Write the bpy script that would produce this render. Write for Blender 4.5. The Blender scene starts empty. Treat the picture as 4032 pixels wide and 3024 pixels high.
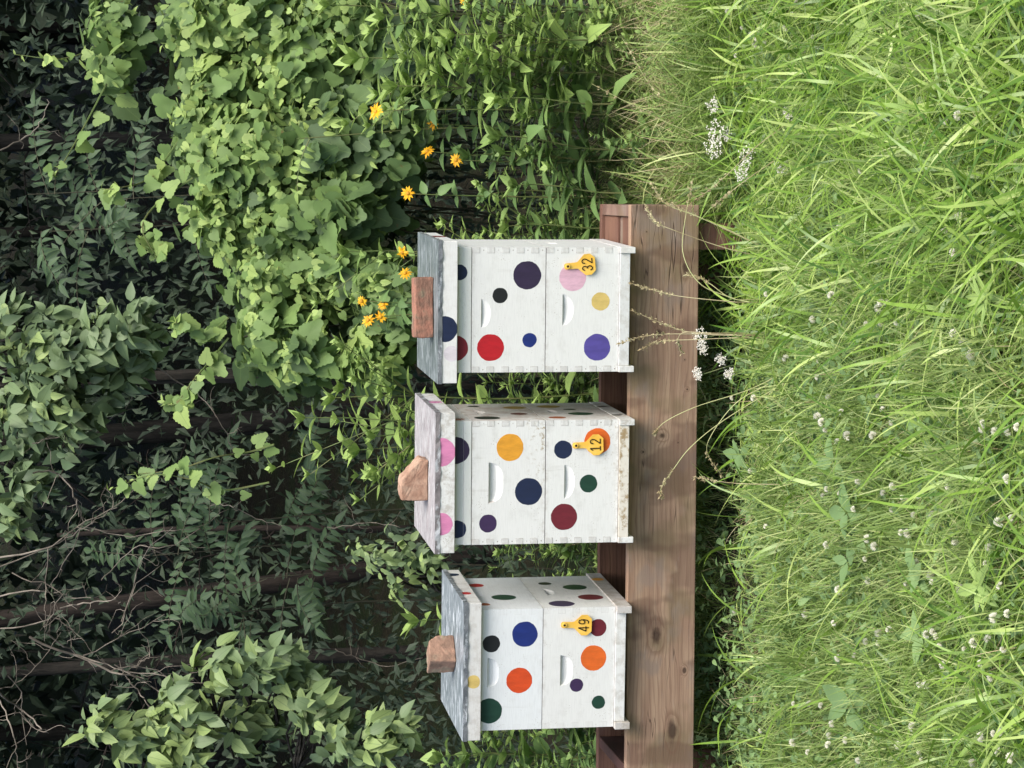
import bpy, math, numpy as np
from mathutils import Matrix, Vector
R = np.random.default_rng(7)
sc = bpy.context.scene
COL = sc.collection
# ------------------------------------------------------------------ camera
F, CZ, PITCH, ROLL = 9531.6, 2.1177, 0.1606, 0.0089
cp, sp, cr, sr = math.cos(PITCH), math.sin(PITCH), math.cos(ROLL), math.sin(ROLL)
UP0 = Vector((0, sp, cp)); RT0 = Vector((1, 0, 0)); FW = Vector((0, cp, -sp))
RT = RT0*cr - UP0*sr; UP = RT0*sr + UP0*cr
cam = bpy.data.cameras.new('camera'); camo = bpy.data.objects.new('camera', cam); COL.objects.link(camo)
cx, cy, cz = -UP, RT, -FW                      # the photograph lies on its side
camo.matrix_world = Matrix(((cx.x, cy.x, cz.x, 0), (cx.y, cy.y, cz.y, 0), (cx.z, cy.z, cz.z, CZ), (0, 0, 0, 1)))
cam.sensor_fit = 'HORIZONTAL'; cam.sensor_width = 36; cam.lens = F/4032*36
cam.clip_start = .05; cam.clip_end = 500
sc.camera = camo
# ------------------------------------------------------------------ light
SUN = Vector((.34, -.42, .84)).normalized()
w = bpy.data.worlds.new('World'); sc.world = w; w.use_nodes = True
sky = w.node_tree.nodes.new('ShaderNodeTexSky'); sky.sky_type = 'NISHITA'; sky.sun_disc = False
sky.sun_elevation = math.asin(SUN.z); sky.sun_rotation = math.atan2(SUN.x, SUN.y)
sky.air_density = 1.0; sky.dust_density = 3.0
bg = w.node_tree.nodes['Background']; bg.inputs[1].default_value = .15
w.node_tree.links.new(sky.outputs[0], bg.inputs[0])
sl = bpy.data.lights.new('sun', 'SUN'); sl.energy = 2.7; sl.angle = math.radians(45); sl.color = (1, .97, .90)
so = bpy.data.objects.new('sun', sl); COL.objects.link(so); so.rotation_euler = SUN.to_track_quat('Z', 'Y').to_euler()
sc.view_settings.view_transform = 'Standard'; sc.view_settings.look = 'None'
sc.view_settings.exposure = .74; sc.view_settings.gamma = 1
sc.cycles.max_bounces = 6; sc.cycles.transparent_max_bounces = 4

# ------------------------------------------------------------------ helpers
def at(px, py, Y):
    """world point at depth Y seen at photo pixel (px, py)"""
    u = 3024-py-1512; v = 2016-px
    d = FW*F + RT*u + UP*v
    return np.array((d.x, d.y, d.z))*(Y/d.y) + np.array((0, 0, CZ))
def gz(x, y):
    x = np.asarray(x, float); y = np.asarray(y, float)
    z = np.where(y < 8, (8-y)*.07, 0) + np.where(y > 9.2, (y-9.2)*.02, 0) + np.clip(y-13, 0, None)**1.25*.16
    return z + .018*np.sin(x*3.1+y*1.3) + .012*np.sin(y*5.3-x*2.2)
def tag(o, label=None, cat=None, group=None, kind=None):
    for k, v in (('label', label), ('category', cat), ('group', group), ('kind', kind)):
        if v: o[k] = v
    return o
def empty(name, loc=(0, 0, 0), rz=0, **k):
    o = bpy.data.objects.new(name, None); COL.objects.link(o); o.location = loc; o.rotation_euler = (0, 0, rz)
    o.empty_display_size = .05
    return tag(o, **k)
class MB:
    """collects verts / faces of any size, builds ONE mesh"""
    def __init__(s): s.v = []; s.f = []; s.t = []; s.l = []; s.m = []; s.n = 0
    def add(s, v, f, tint=.5, luv=None, mat=0):
        v = np.asarray(v, float).reshape(-1, 3); k = len(v)
        fs = f if isinstance(f, list) and len(f) and isinstance(f[0], np.ndarray) and f[0].ndim == 2 else None
        if fs is None:
            by = {}
            for q in f: by.setdefault(len(q), []).append(q)
            fs = [np.array(x) for x in by.values()]
        for a in fs:
            s.f.append(a+s.n); s.m.append(np.full(len(a), mat))
        s.v.append(v); s.t.append(np.broadcast_to(np.asarray(tint, float), (k,)))
        s.l.append(np.zeros((k, 2)) if luv is None else luv); s.n += k
        return s
    def build(s, name, mats, parent=None, smooth=False, loc=None):
        v = np.concatenate(s.v); me = bpy.data.meshes.new(name)
        me.vertices.add(len(v)); me.vertices.foreach_set('co', v.ravel())
        lt = np.concatenate([np.full(len(a), a.shape[1]) for a in s.f])
        li = np.concatenate([a.ravel() for a in s.f]); ls = np.concatenate([[0], np.cumsum(lt)[:-1]])
        me.loops.add(len(li)); me.polygons.add(len(lt))
        me.loops.foreach_set('vertex_index', li.astype(np.int32))
        me.polygons.foreach_set('loop_start', ls.astype(np.int32)); me.polygons.foreach_set('loop_total', lt.astype(np.int32))
        me.polygons.foreach_set('material_index', np.concatenate(s.m).astype(np.int32))
        me.polygons.foreach_set('use_smooth', np.full(len(lt), bool(smooth or name in ('foliage', 'crown', 'flower', 'grass', 'long_grass', 'rough_grass'))))
        a = me.attributes.new('tint', 'FLOAT', 'POINT'); a.data.foreach_set('value', np.concatenate(s.t).astype(np.float32))
        a = me.attributes.new('luv', 'FLOAT2', 'POINT'); a.data.foreach_set('vector', np.concatenate(s.l).astype(np.float32).ravel())
        for m in (mats if isinstance(mats, (list, tuple)) else [mats]): me.materials.append(m)
        me.update(calc_edges=True); me.validate()
        o = bpy.data.objects.new(name, me); COL.objects.link(o)
        if parent: o.parent = parent
        if loc is not None: o.location = loc
        return o
def bevel(o, wd, seg=2):
    m = o.modifiers.new('bevel', 'BEVEL'); m.width = wd; m.segments = seg; m.limit_method = 'ANGLE'; m.angle_limit = .6
    return o
def box(mb, x0, x1, y0, y1, z0, z1, **k):
    v = [(x, y, z) for x in (x0, x1) for y in (y0, y1) for z in (z0, z1)]
    return mb.add(v, [(0, 1, 3, 2), (4, 6, 7, 5), (0, 4, 5, 1), (2, 3, 7, 6), (0, 2, 6, 4), (1, 5, 7, 3)], **k)
def nrm(a): return a/np.maximum(np.linalg.norm(a, axis=-1, keepdims=True), 1e-9)
def tube(mb, pts, r0, r1=None, sides=5, tint=.5, mat=0, rough=0):
    p = np.asarray(pts, float); n = len(p); r1 = r0 if r1 is None else r1
    t = nrm(np.gradient(p, axis=0)); ref = np.array((.31, .87, .2))
    a = nrm(np.cross(t, ref)); b = np.cross(t, a)
    th = np.linspace(0, 2*math.pi, sides, endpoint=False)
    rr = np.linspace(r0, r1, n)[:, None]*(1+rough*R.normal(size=(n, sides)))
    v = p[:, None] + rr[..., None]*(np.cos(th)[None, :, None]*a[:, None]+np.sin(th)[None, :, None]*b[:, None])
    i = np.arange(n-1)[:, None]*sides; j = np.arange(sides)[None]; j2 = (j+1) % sides
    f = np.stack([i+j, i+j2, i+sides+j2, i+sides+j], -1).reshape(-1, 4)
    luv = np.stack([np.tile(th, n), np.repeat(np.linspace(0, 1, n), sides)], -1)
    mb.add(v.reshape(-1, 3), [f], tint=tint, luv=luv, mat=mat)
    mb.add(v[-1], [tuple(range(sides))], tint=tint, mat=mat)
    return mb
def smoothpath(pts, n=12):
    p = np.asarray(pts, float); k = len(p)
    if k < 3: return np.array([p[0]+(p[-1]-p[0])*t for t in np.linspace(0, 1, n)])
    P = np.vstack([2*p[0]-p[1], p, 2*p[-1]-p[-2]]); out = []
    for s in np.linspace(0, k-1-1e-6, n):
        i = int(s); t = s-i; a, b, c, d = P[i:i+4]
        out.append(.5*((2*b)+(-a+c)*t+(2*a-5*b+4*c-d)*t*t+(-a+3*b-3*c+d)*t**3))
    return np.array(out)
# leaf templates: y along the leaf, x across, z the upper side
def T_lance(wd=.16, bend=.22, fold=.05, n=5):
    ys = np.array([0, .15, .4, .7, .9, 1.])[:n+1] if n == 5 else np.linspace(0, 1, n+1)
    ws = np.interp(ys, [0, .15, .4, .7, .9, 1], [.05, .75, 1, .62, .22, 0])*wd
    V = []; Fc = []
    for y, q in zip(ys, ws):
        z = -bend*y*y
        V += [(-q, y, z+fold*q/wd), (0, y, z), (q, y, z+fold*q/wd)]
    for i in range(len(ys)-1):
        a = i*3
        Fc += [(a, a+1, a+4, a+3), (a+1, a+2, a+5, a+4)]
    return np.array(V), np.array(Fc)
def T_heart(lobe=.11, teeth=.05, bend=.10, k=14):
    """cordate, three-pointed, toothed leaf with a bay at the stalk"""
    th = np.linspace(-math.pi*.93, math.pi*.93, 2*k+1); V = [(0, .22, 0)]
    for i, t in enumerate(th):
        r = .47 + lobe*math.cos(3*t)*(.55 if abs(t) < 2.2 else .2) + .2*math.exp(-(t/.33)**2) + (teeth if i % 2 else -teeth)*.55
        if abs(t) > 2.6: r *= .8
        x = r*math.sin(t)*1.02; y = .4 + r*math.cos(t)
        V.append((x, y, -bend*(x*x*1.3+(y-.3)**2)+.05*abs(x)))
    n = 2*k+1
    Fc = [(0, i+2, i+1) for i in range(n-1)]
    return np.array(V), np.array(Fc)
def T_simple(wd=.3):
    return np.array([(0, 0, 0), (wd, .45, .04), (0, 1, -.12), (-wd, .45, .04), (0, .5, -.04)]), np.array([(0, 1, 4), (1, 2, 4), (2, 3, 4), (3, 0, 4)])
LANCE = T_lance(.20); WIDE = T_lance(.27, .25, .06); NARROW = T_lance(.1, .35, .03); HEART = T_heart(); HEART2 = T_heart(.03, .035, .14); SIMPLE = T_simple(); SIMPLEN = T_simple(.2)
def leaves(mb, T, pos, yd, nr, size, tint, mat=0):
    V, Fc = T; N = len(pos)
    if N == 0: return
    z = nrm(nr); y = nrm(yd - z*np.sum(yd*z, -1, keepdims=True)); x = np.cross(y, z)
    size = np.broadcast_to(size, (N,))
    cup = R.uniform(.3, 1.9, N)
    W = V[None]*size[:, None, None]
    P = pos[:, None] + W[..., 0:1]*x[:, None] + W[..., 1:2]*y[:, None] + (W[..., 2]*cup[:, None])[..., None]*z[:, None]
    f = (Fc[None]+(np.arange(N)*len(V))[:, None, None]).reshape(-1, Fc.shape[1])
    luv = np.tile(V[:, :2], (N, 1))
    mb.add(P.reshape(-1, 3), [f], tint=np.repeat(np.broadcast_to(tint, (N,)), len(V)), luv=luv, mat=mat)
def rv(n, s=1.): return R.normal(size=(n, 3))*s
def blades(mb, base, L, ang, lean, wd, nseg=5, tint=.5, curve=1.8, mat=0, droop=.35):
    """arching grass blades"""
    N = len(base); t = np.linspace(0, 1, nseg+1)
    L = np.broadcast_to(L, (N,)); lean = np.broadcast_to(lean, (N,)); wd = np.broadcast_to(wd, (N,))
    d = np.stack([np.cos(ang), np.sin(ang), np.zeros(N)], -1)
    side = np.stack([-np.sin(ang), np.cos(ang), np.zeros(N)], -1) + rv(N, .35); side = nrm(side)
    hor = lean[:, None]*L[:, None]*t[None]**curve
    ver = L[:, None]*np.sqrt(np.clip(1-lean[:, None]**2*.75, .08, 1))*(t[None]-droop*lean[:, None]*t[None]**2.6)
    c = base[:, None] + hor[..., None]*d[:, None] + ver[..., None]*np.array((0, 0, 1.))
    c = c + (np.sin(t*math.pi*1.5)[None]*(R.normal(size=(N, 1))*.03*L[:, None]))[..., None]*side[:, None]
    w_ = wd[:, None]*np.interp(t, [0, .25, .6, .85, 1], [.6, 1, .85, .45, .03])[None]
    P = np.stack([c-side[:, None]*w_[..., None]*.5, c+side[:, None]*w_[..., None]*.5], 2)
    k = 2*(nseg+1); i = np.arange(nseg)*2
    q = np.stack([i, i+1, i+3, i+2], -1)
    f = (q[None]+(np.arange(N)*k)[:, None, None]).reshape(-1, 4)
    luv = np.tile(np.stack([np.tile([-.5, .5], nseg+1), np.repeat(t, 2)], -1), (N, 1))
    mb.add(P.reshape(-1, 3), [f], tint=np.repeat(np.broadcast_to(tint, (N,)), k), luv=luv, mat=mat)

# ------------------------------------------------------------------ shader expressions
class X:
    def __init__(s, nt, k): s.nt = nt; s.k = k
    def op(s, o, b=None, c=None):
        n = s.nt.nodes.new('ShaderNodeMath'); n.operation = o
        for i, q in enumerate((s, b, c)):
            if q is None: continue
            if isinstance(q, X): s.nt.links.new(q.k, n.inputs[i])
            else: n.inputs[i].default_value = q
        return X(s.nt, n.outputs[0])
    def __add__(s, b): return s.op('ADD', b)
    def __sub__(s, b): return s.op('SUBTRACT', b)
    def __mul__(s, b): return s.op('MULTIPLY', b)
    def __truediv__(s, b): return s.op('DIVIDE', b)
    def lt(s, b): return s.op('LESS_THAN', b)
    def gt(s, b): return s.op('GREATER_THAN', b)
    def abs(s): return s.op('ABSOLUTE')
    def max(s, b): return s.op('MAXIMUM', b)
    def min(s, b): return s.op('MINIMUM', b)
    def fract(s): return s.op('FRACT')
    def sqrt(s): return s.op('SQRT')
    def ramp(s, a, b):                      # smooth 0..1 between a and b
        n = s.nt.nodes.new('ShaderNodeMapRange'); n.interpolation_type = 'SMOOTHSTEP'
        s.nt.links.new(s.k, n.inputs[0]); n.inputs[1].default_value = a; n.inputs[2].default_value = b
        return X(s.nt, n.outputs[0])
class Mat:
    def __init__(s, name, rough=.6, spec=.3):
        s.m = bpy.data.materials.new(name); s.m.use_nodes = True; s.nt = s.m.node_tree
        s.b = s.nt.nodes['Principled BSDF']; s.out = s.nt.nodes['Material Output']
        s.b.inputs['Roughness'].default_value = rough; s.b.inputs['Specular IOR Level'].default_value = spec
        tc = s.nt.nodes.new('ShaderNodeTexCoord'); s.obj = tc.outputs['Object']
        sx = s.nt.nodes.new('ShaderNodeSeparateXYZ'); s.nt.links.new(s.obj, sx.inputs[0])
        s.x, s.y, s.z = (X(s.nt, o) for o in sx.outputs)
    def vec(s, x, y, z):
        n = s.nt.nodes.new('ShaderNodeCombineXYZ')
        for i, q in enumerate((x, y, z)):
            if isinstance(q, X): s.nt.links.new(q.k, n.inputs[i])
            else: n.inputs[i].default_value = q
        return n.outputs[0]
    def noise(s, scale, vec=None, detail=3, rough=.5):
        n = s.nt.nodes.new('ShaderNodeTexNoise'); n.inputs['Scale'].default_value = scale
        n.inputs['Detail'].default_value = detail; n.inputs['Roughness'].default_value = rough
        s.nt.links.new(vec or s.obj, n.inputs['Vector']); return X(s.nt, n.outputs['Fac'])
    def voro(s, scale, vec=None):
        n = s.nt.nodes.new('ShaderNodeTexVoronoi'); n.inputs['Scale'].default_value = scale
        s.nt.links.new(vec or s.obj, n.inputs['Vector']); return X(s.nt, n.outputs['Distance'])
    def attr(s, name, comp=None):
        n = s.nt.nodes.new('ShaderNodeAttribute'); n.attribute_name = name
        if comp is None: return X(s.nt, n.outputs['Fac'])
        sx = s.nt.nodes.new('ShaderNodeSeparateXYZ'); s.nt.links.new(n.outputs['Vector'], sx.inputs[0])
        return X(s.nt, sx.outputs[comp])
    def mix(s, a, b, f):
        n = s.nt.nodes.new('ShaderNodeMix'); n.data_type = 'RGBA'
        for i, q in ((6, a), (7, b)):
            if isinstance(q, tuple): n.inputs[i].default_value = (*q, 1)
            else: s.nt.links.new(q, n.inputs[i])
        if isinstance(f, X): s.nt.links.new(f.k, n.inputs[0])
        else: n.inputs[0].default_value = f
        return n.outputs[2]
    def color(s, c):
        if isinstance(c, tuple): s.b.inputs['Base Color'].default_value = (*c, 1)
        else: s.nt.links.new(c, s.b.inputs['Base Color'])
        s.c = c; return s
    def roughness(s, x): s.nt.links.new(x.k, s.b.inputs['Roughness']); return s
    def bump(s, h, strength=.3, dist=.002):
        n = s.nt.nodes.new('ShaderNodeBump'); n.inputs['Strength'].default_value = strength; n.inputs['Distance'].default_value = dist
        s.nt.links.new(h.k, n.inputs['Height']); s.nt.links.new(n.outputs[0], s.b.inputs['Normal']); return s
    def translucent(s, f=.3, gain=None):
        t = s.nt.nodes.new('ShaderNodeBsdfTranslucent'); mx = s.nt.nodes.new('ShaderNodeMixShader')
        if isinstance(s.c, tuple): t.inputs[0].default_value = (*s.c, 1)
        else: s.nt.links.new(s.c, t.inputs[0])
        mx.inputs[0].default_value = f
        s.nt.links.new(s.b.outputs[0], mx.inputs[1]); s.nt.links.new(t.outputs[0], mx.inputs[2]); s.nt.links.new(mx.outputs[0], s.out.inputs[0])
        return s
def leafmat(name, c0, c1, c2, transl=.3, rough=.5, vein=(.12, .19, .05), veins='mid', spec=.3, damage=False):
    m = Mat(name, rough, spec); t = m.attr('tint')
    c = m.mix(c0, c1, t.ramp(0, .5)); c = m.mix(c, c2, t.ramp(.5, 1))
    lx = m.attr('luv', 0); ly = m.attr('luv', 1)
    if veins:
        v = lx.abs().ramp(.022, .005)
        side = ((ly*7.)-(lx.abs()*9.)).fract().ramp(.12, .0)*.55
        c = m.mix(c, vein, v.max(side)*.55)
    if damage:
        n = m.noise(26, detail=2)
        c = m.mix(c, (.16, .12, .04), n.ramp(.70, .78)*.8)
    c = m.mix(c, (.02, .035, .012), m.noise(9, detail=2).ramp(.62, .3)*.25)
    m.color(c); m.translucent(transl); return m.m
def plain(name, c, rough=.6, c2=None, sc_=20, spec=.3, transl=0):
    m = Mat(name, rough, spec); m.color(m.mix(c, c2 or tuple(q*.7 for q in c), m.noise(sc_).ramp(.35, .65)))
    if transl: m.translucent(transl)
    return m.m
def bark(name, c1, c2):
    m = Mat(name, .9, .1); n = m.noise(9, m.vec(m.x*3, m.y*3, m.z*.5), 5, .7)
    m.color(m.mix(c1, c2, n.ramp(.35, .65))); m.bump(n, .8, .02); return m.m

# ------------------------------------------------------------------ ground
def build_ground():
    xs = np.concatenate([np.linspace(-60, -4, 15), np.linspace(-3.8, 3.8, 77), np.linspace(4, 60, 15)])
    ys = np.concatenate([np.linspace(-30, 3, 12), np.linspace(3.2, 14, 110), np.linspace(14.5, 45, 40), [60, 80]])
    Xg, Yg = np.meshgrid(xs, ys); Z = np.minimum(gz(Xg, Yg), 9)
    nx, ny = len(xs), len(ys); i = np.arange(ny-1)[:, None]*nx+np.arange(nx-1)[None]
    f = np.stack([i, i+1, i+nx+1, i+nx], -1).reshape(-1, 4)
    m = Mat('soil', .95, .1)
    m.color(m.mix(m.mix((.025, .035, .014), (.03, .026, .016), m.noise(3).ramp(.4, .6)), (.045, .045, .025), m.noise(60, detail=5).ramp(.5, .7)))
    m.bump(m.noise(40, detail=5), .8, .03)
    o = MB().add(np.stack([Xg, Yg, Z], -1).reshape(-1, 3), [f]).build('ground', m.m, smooth=True); tag(o, kind='structure')
build_ground()

# ------------------------------------------------------------------ hives
W, D, H = .413, .505, .2445
ZB = .43                                  # top of the stand's beams
def dots_color(m, base, dots, axis, gate, wob=.0026):
    """painted round spots on one face; dots = [(u, z, r, colour)]"""
    u = m.x if axis == 'x' else m.y
    nz = m.noise(48, detail=3); bz = m.noise(24, m.vec(m.x*2, m.y*2, m.z*.6), 4, .7).ramp(.3, .7); c = base; cov = None
    for (du, dz, r, colr) in dots:
        dist = ((u-du)*(u-du)+(m.z-dz)*(m.z-dz)).sqrt() + (nz-.5)*wob*2
        k = dist.ramp(r+.0006, r-.0006)*gate
        c = m.mix(c, m.mix(tuple(q*.70 for q in colr), tuple(q*.9 for q in colr), bz), k*.985); cov = k if cov is None else cov.max(k)
    return c, cov
C = dict(purple=(.035, .022, .06), black=(.012, .014, .016), red=(.52, .012, .022), blue=(.012, .03, .19), pink=(.78, .48, .58), yellow=(.72, .53, .17),
         violet=(.10, .075, .33), navy=(.012, .022, .065), dred=(.22, .018, .03), amber=(.82, .37, .035), orange=(.80, .15, .02), green=(.012, .055, .035),
         opink=(.74, .26, .46), ored=(.72, .08, .015), maroon=(.17, .017, .03), ppl=(.05, .025, .085), rust=(.40, .09, .03), olive=(.45, .27, .06), dk=(.03, .03, .03), palepink=(.74, .68, .71))
def paint(name, front=(), side=(), grime=0., fingers=0., H=.2445, seed=0., warm=0., lowgrime=0., Wd=W, paintc=(.70, .695, .665)):
    m = Mat(name, .5, .22)
    g = m.nt.nodes.new('ShaderNodeNewGeometry'); sx = m.nt.nodes.new('ShaderNodeSeparateXYZ'); m.nt.links.new(g.outputs['True Normal'], sx.inputs[0])
    nx, ny = X(m.nt, sx.outputs[0]), X(m.nt, sx.outputs[1])
    gf = ny.lt(-.35); gs = nx.gt(.75)
    grain = m.noise(22, m.vec(m.x*1.0+seed, m.y*1.0, m.z*14), 4, .6)
    c = m.mix(paintc, tuple(q*.92 for q in paintc), grain.ramp(.4, .7))
    blot = m.noise(15, m.vec(m.x+seed*3, m.y, m.z*1.3), 5, .65)
    c = m.mix(c, (.48, .47, .43), blot.ramp(.50, .74)*(.18+grime*.45))
    if warm: c = m.mix(c, (.49, .41, .36), gs*(blot.ramp(.3, .75)*warm))
    run = m.noise(30, m.vec(m.x+seed*5, m.y, m.z*.10), 4, .7).ramp(.56, .70)*m.noise(6, m.vec(m.x+seed, m.y, m.z)).ramp(.42, .62)
    c = m.mix(c, (.34, .31, .26), run*(.14+grime*.35))
    edge = (m.z.ramp(.020, .0)).max(m.z.ramp(H-.016, H))*m.noise(28, m.vec(m.x+seed*4, m.y, m.z), 5, .7).ramp(.44, .62)
    c = m.mix(c, (.30, .25, .19), edge*(.12+grime*.5))
    wornm = m.noise(45, m.vec(m.x*.5+seed*6, m.y, m.z*1.5), 5, .75).ramp(.66, .71)*(.10+grime*.45)
    c = m.mix(c, (.36, .31, .25), wornm)
    # flecks and bee spatter
    v = m.voro(150, m.vec(m.x+seed, m.y, m.z)); dens = m.noise(17, m.vec(m.x+seed*2, m.y, m.z)).ramp(.52, .66)
    c = m.mix(c, (.22, .17, .11), v.ramp(.26, .14)*dens*(.30+grime*.6))
    if lowgrime:
        lg = m.z.ramp(.09, .0)*(m.x+.22).ramp(.1, .42)
        c = m.mix(c, (.27, .19, .08), (m.noise(60, m.vec(m.x+seed, m.y, m.z), 4, .7).ramp(.52, .66))*lg*lowgrime)
    if fingers:
        ax = m.x.abs(); inz = ax.gt(Wd/2-.0195)*gf
        ph = (m.z/.049+.02).fract()
        tabm = ph.gt(.5)*inz
        line = (ph-.5).abs().lt(.018).max((ph-.98).gt(0)).max((ax-(Wd/2-.0190)).abs().lt(.0007)*ph.gt(.5))*inz
        c = m.mix(c, (.50, .48, .45), tabm*(.7*fingers)*m.noise(80).ramp(.2, .6))
        c = m.mix(c, (.28, .25, .22), line*m.noise(35, m.vec(m.x+seed, m.y, m.z)).ramp(.40, .56)*(.85*fingers))
        ph2 = (ph-.24); nail = (((ax-(Wd/2-.0095))*(ax-(Wd/2-.0095))+(ph2*.049)*(ph2*.049)).sqrt()).lt(.0022)*gf
        c = m.mix(c, (.30, .27, .24), nail*m.noise(28, m.vec(m.x+seed, m.y, m.z)).ramp(.42, .6)*fingers)
    cov = None
    if front: c, cov = dots_color(m, c, front, 'x', gf)
    if side:
        c, cv2 = dots_color(m, c, side, 'y', gs); cov = cv2 if cov is None else cov.max(cv2)
    # scuffs that lie over paint and spots alike
    c = m.mix(c, (.50, .49, .47), m.noise(30, m.vec(m.x*.4+seed, m.y, m.z*3), 5, .7).ramp(.70, .80)*.35)
    m.color(c)
    rgh = m.noise(18)*.2+.42
    if cov is not None: rgh = rgh - cov*.2
    m.roughness(rgh)
    h = grain*.5+m.noise(160, detail=2)*.25
    if cov is not None: h = h + cov*.5
    m.bump(h, .35, .0012)
    return m.m
def hand_face(mb, P, half, zt, zb, depth, ww, z0, z1, flat=False, n=20):
    """one face with a carved hand hold; P maps (u, z, inward) to 3D"""
    us = np.linspace(-half, half, n+1)
    if flat:
        arc = zt-(zt-zb)*np.clip(1-np.abs(us/half)**3.2, 0, 1)**.55; dd = np.full(n+1, depth)*np.clip((1-np.abs(us/half)**14), 0, 1)
    else:
        arc = zt-(zt-zb)*np.sqrt(np.clip(1-(us/half)**2, 0, 1)); dd = depth*np.clip(1-(us/half)**2, 0, 1)**.6
    top = [P(u, zt, 0) for u in us]; bot = [P(u, a, 0) for u, a in zip(us, arc)]
    deep = [P(u, zt-.0005, d) for u, d in zip(us, dd)]
    mid = [P(u, zt-(zt-a)*(.55 if flat else .45), d*(.8 if flat else .62)) for u, a, d in zip(us, arc, dd)]
    # surrounding face as strips
    up = [P(u, z1, 0) for u in us]; lo = [P(u, z0, 0) for u in us]
    q = []; V = up+top+deep+mid+bot+lo; k = n+1
    for r in (0, 1, 2, 3, 4):
        for i in range(n): q.append((r*k+i, r*k+i+1, (r+1)*k+i+1, (r+1)*k+i))
    mb.add(V, q)
    for s in (-1, 1):
        a, b = sorted((s*half, s*ww))
        mb.add([P(a, z0, 0), P(b, z0, 0), P(b, zt, 0), P(b, z1, 0), P(a, z1, 0), P(a, zt, 0)], [(0, 1, 2, 5), (5, 2, 3, 4)])
def hive_body(mat, parent, z, hold, sidehold=True, h=H, flat=False, tabs=True, name='hive_body', depth=.012):
    mb = MB(); w2 = W/2; zt, zb, half, off = hold
    hand_face(mb, lambda u, zz, d: (u+off, d, zz), half, zt, zb, depth, w2, 0, h, flat) if False else None
    # front face: strips outside the hold are cut so that the face still reaches both edges
    def PF(u, zz, d): return (u if abs(abs(u)-w2) < 1e-9 else u+off, d, zz)
    hand_face(mb, PF, half, zt, zb, depth, w2, 0, h, flat)
    if sidehold:
        hand_face(mb, lambda u, zz, d: (w2-d, u+D/2, zz), .05, h*.80, h*.80-.032, .012, D/2, 0, h)
    else: mb.add([(w2, 0, 0), (w2, D, 0), (w2, D, h), (w2, 0, h)], [(0, 1, 2, 3)])
    t = .019
    mb.add([(-w2, 0, 0), (-w2, 0, h), (-w2, D, h), (-w2, D, 0)], [(0, 1, 2, 3)])
    mb.add([(-w2, D, 0), (-w2, D, h), (w2, D, h), (w2, D, 0)], [(0, 1, 2, 3)])
    for zz in (0, h):      # rims top and bottom
        o_ = [(-w2, 0, zz), (w2, 0, zz), (w2, D, zz), (-w2, D, zz)]; i_ = [(-w2+t, t, zz), (w2-t, t, zz), (w2-t, D-t, zz), (-w2+t, D-t, zz)]
        mb.add(o_+i_, [(0, 1, 5, 4), (1, 2, 6, 5), (2, 3, 7, 6), (3, 0, 4, 7)])
    i4 = [(-w2+t, t), (w2-t, t), (w2-t, D-t), (-w2+t, D-t)]
    for a in range(4):
        b = (a+1) % 4; mb.add([(*i4[a], 0), (*i4[b], 0), (*i4[b], h), (*i4[a], h)], [(0, 1, 2, 3)])
    if tabs:               # finger joints: the end-grain fingers stand a hair proud
        for s in (-1, 1):
            for k in range(5):
                a, b = sorted((s*(w2-.0188), s*(w2-.0004))); z0 = k*.049+.0235
                if z0+.0235 < h: box(mb, a, b, -.0008, .004, z0, min(z0+.0235, h-.001))
    return mb.build(name, mat, parent, loc=(0, 0, z))
def ring_box(mb, x0, x1, y0, y1, z0, z1, t):
    box(mb, x0, x1, y0, y0+t, z0, z1); box(mb, x0, x1, y1-t, y1, z0, z1)
    box(mb, x0, x0+t, y0+t+.0003, y1-t-.0003, z0, z1); box(mb, x1-t, x1, y0+t+.0003, y1-t-.0003, z0, z1)
def metal(name, c1, c2, sheen=.35, seed=0., scr=.5, met=.0):
    m = Mat(name, .45, .5); n = m.noise(14, m.vec(m.x*.7+seed, m.y*2.2, m.z), 6, .75)
    c = m.mix(c1, c2, n.ramp(.38, .62))
    s = m.noise(20, m.vec(m.x*.5+seed*2, m.y*2.2, m.z), 5, .75).ramp(.51, .60)
    c = m.mix(c, (.62, .66, .68), s*scr)
    c = m.mix(c, (.10, .12, .13), m.noise(25, m.vec(m.x+seed, m.y, m.z), 4, .7).ramp(.56, .70)*.7)
    m.color(c); m.b.inputs['Metallic'].default_value = met
    m.roughness(m.noise(14)*.3+.3); m.bump(m.noise(5, detail=4), .25, .004); return m.m
def weather(name):
    m = Mat(name, .7, .2); n = m.noise(22, m.vec(m.x*.7, m.y*2.4, m.z), 6, .75)
    c = m.mix((.38, .365, .36), (.19, .17, .17), n.ramp(.42, .62)); c = m.mix(c, (.33, .29, .29), m.noise(9, m.vec(m.x*1.2, m.y*2, m.z), 4).ramp(.45, .7)*.7)
    c = m.mix(c, (.52, .52, .51), m.noise(22, m.vec(m.x*.6+4, m.y*2.4, m.z), 5, .75).ramp(.52, .62)*.85)
    m.color(c); m.bump(n, .25, .001); return m.m
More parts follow.
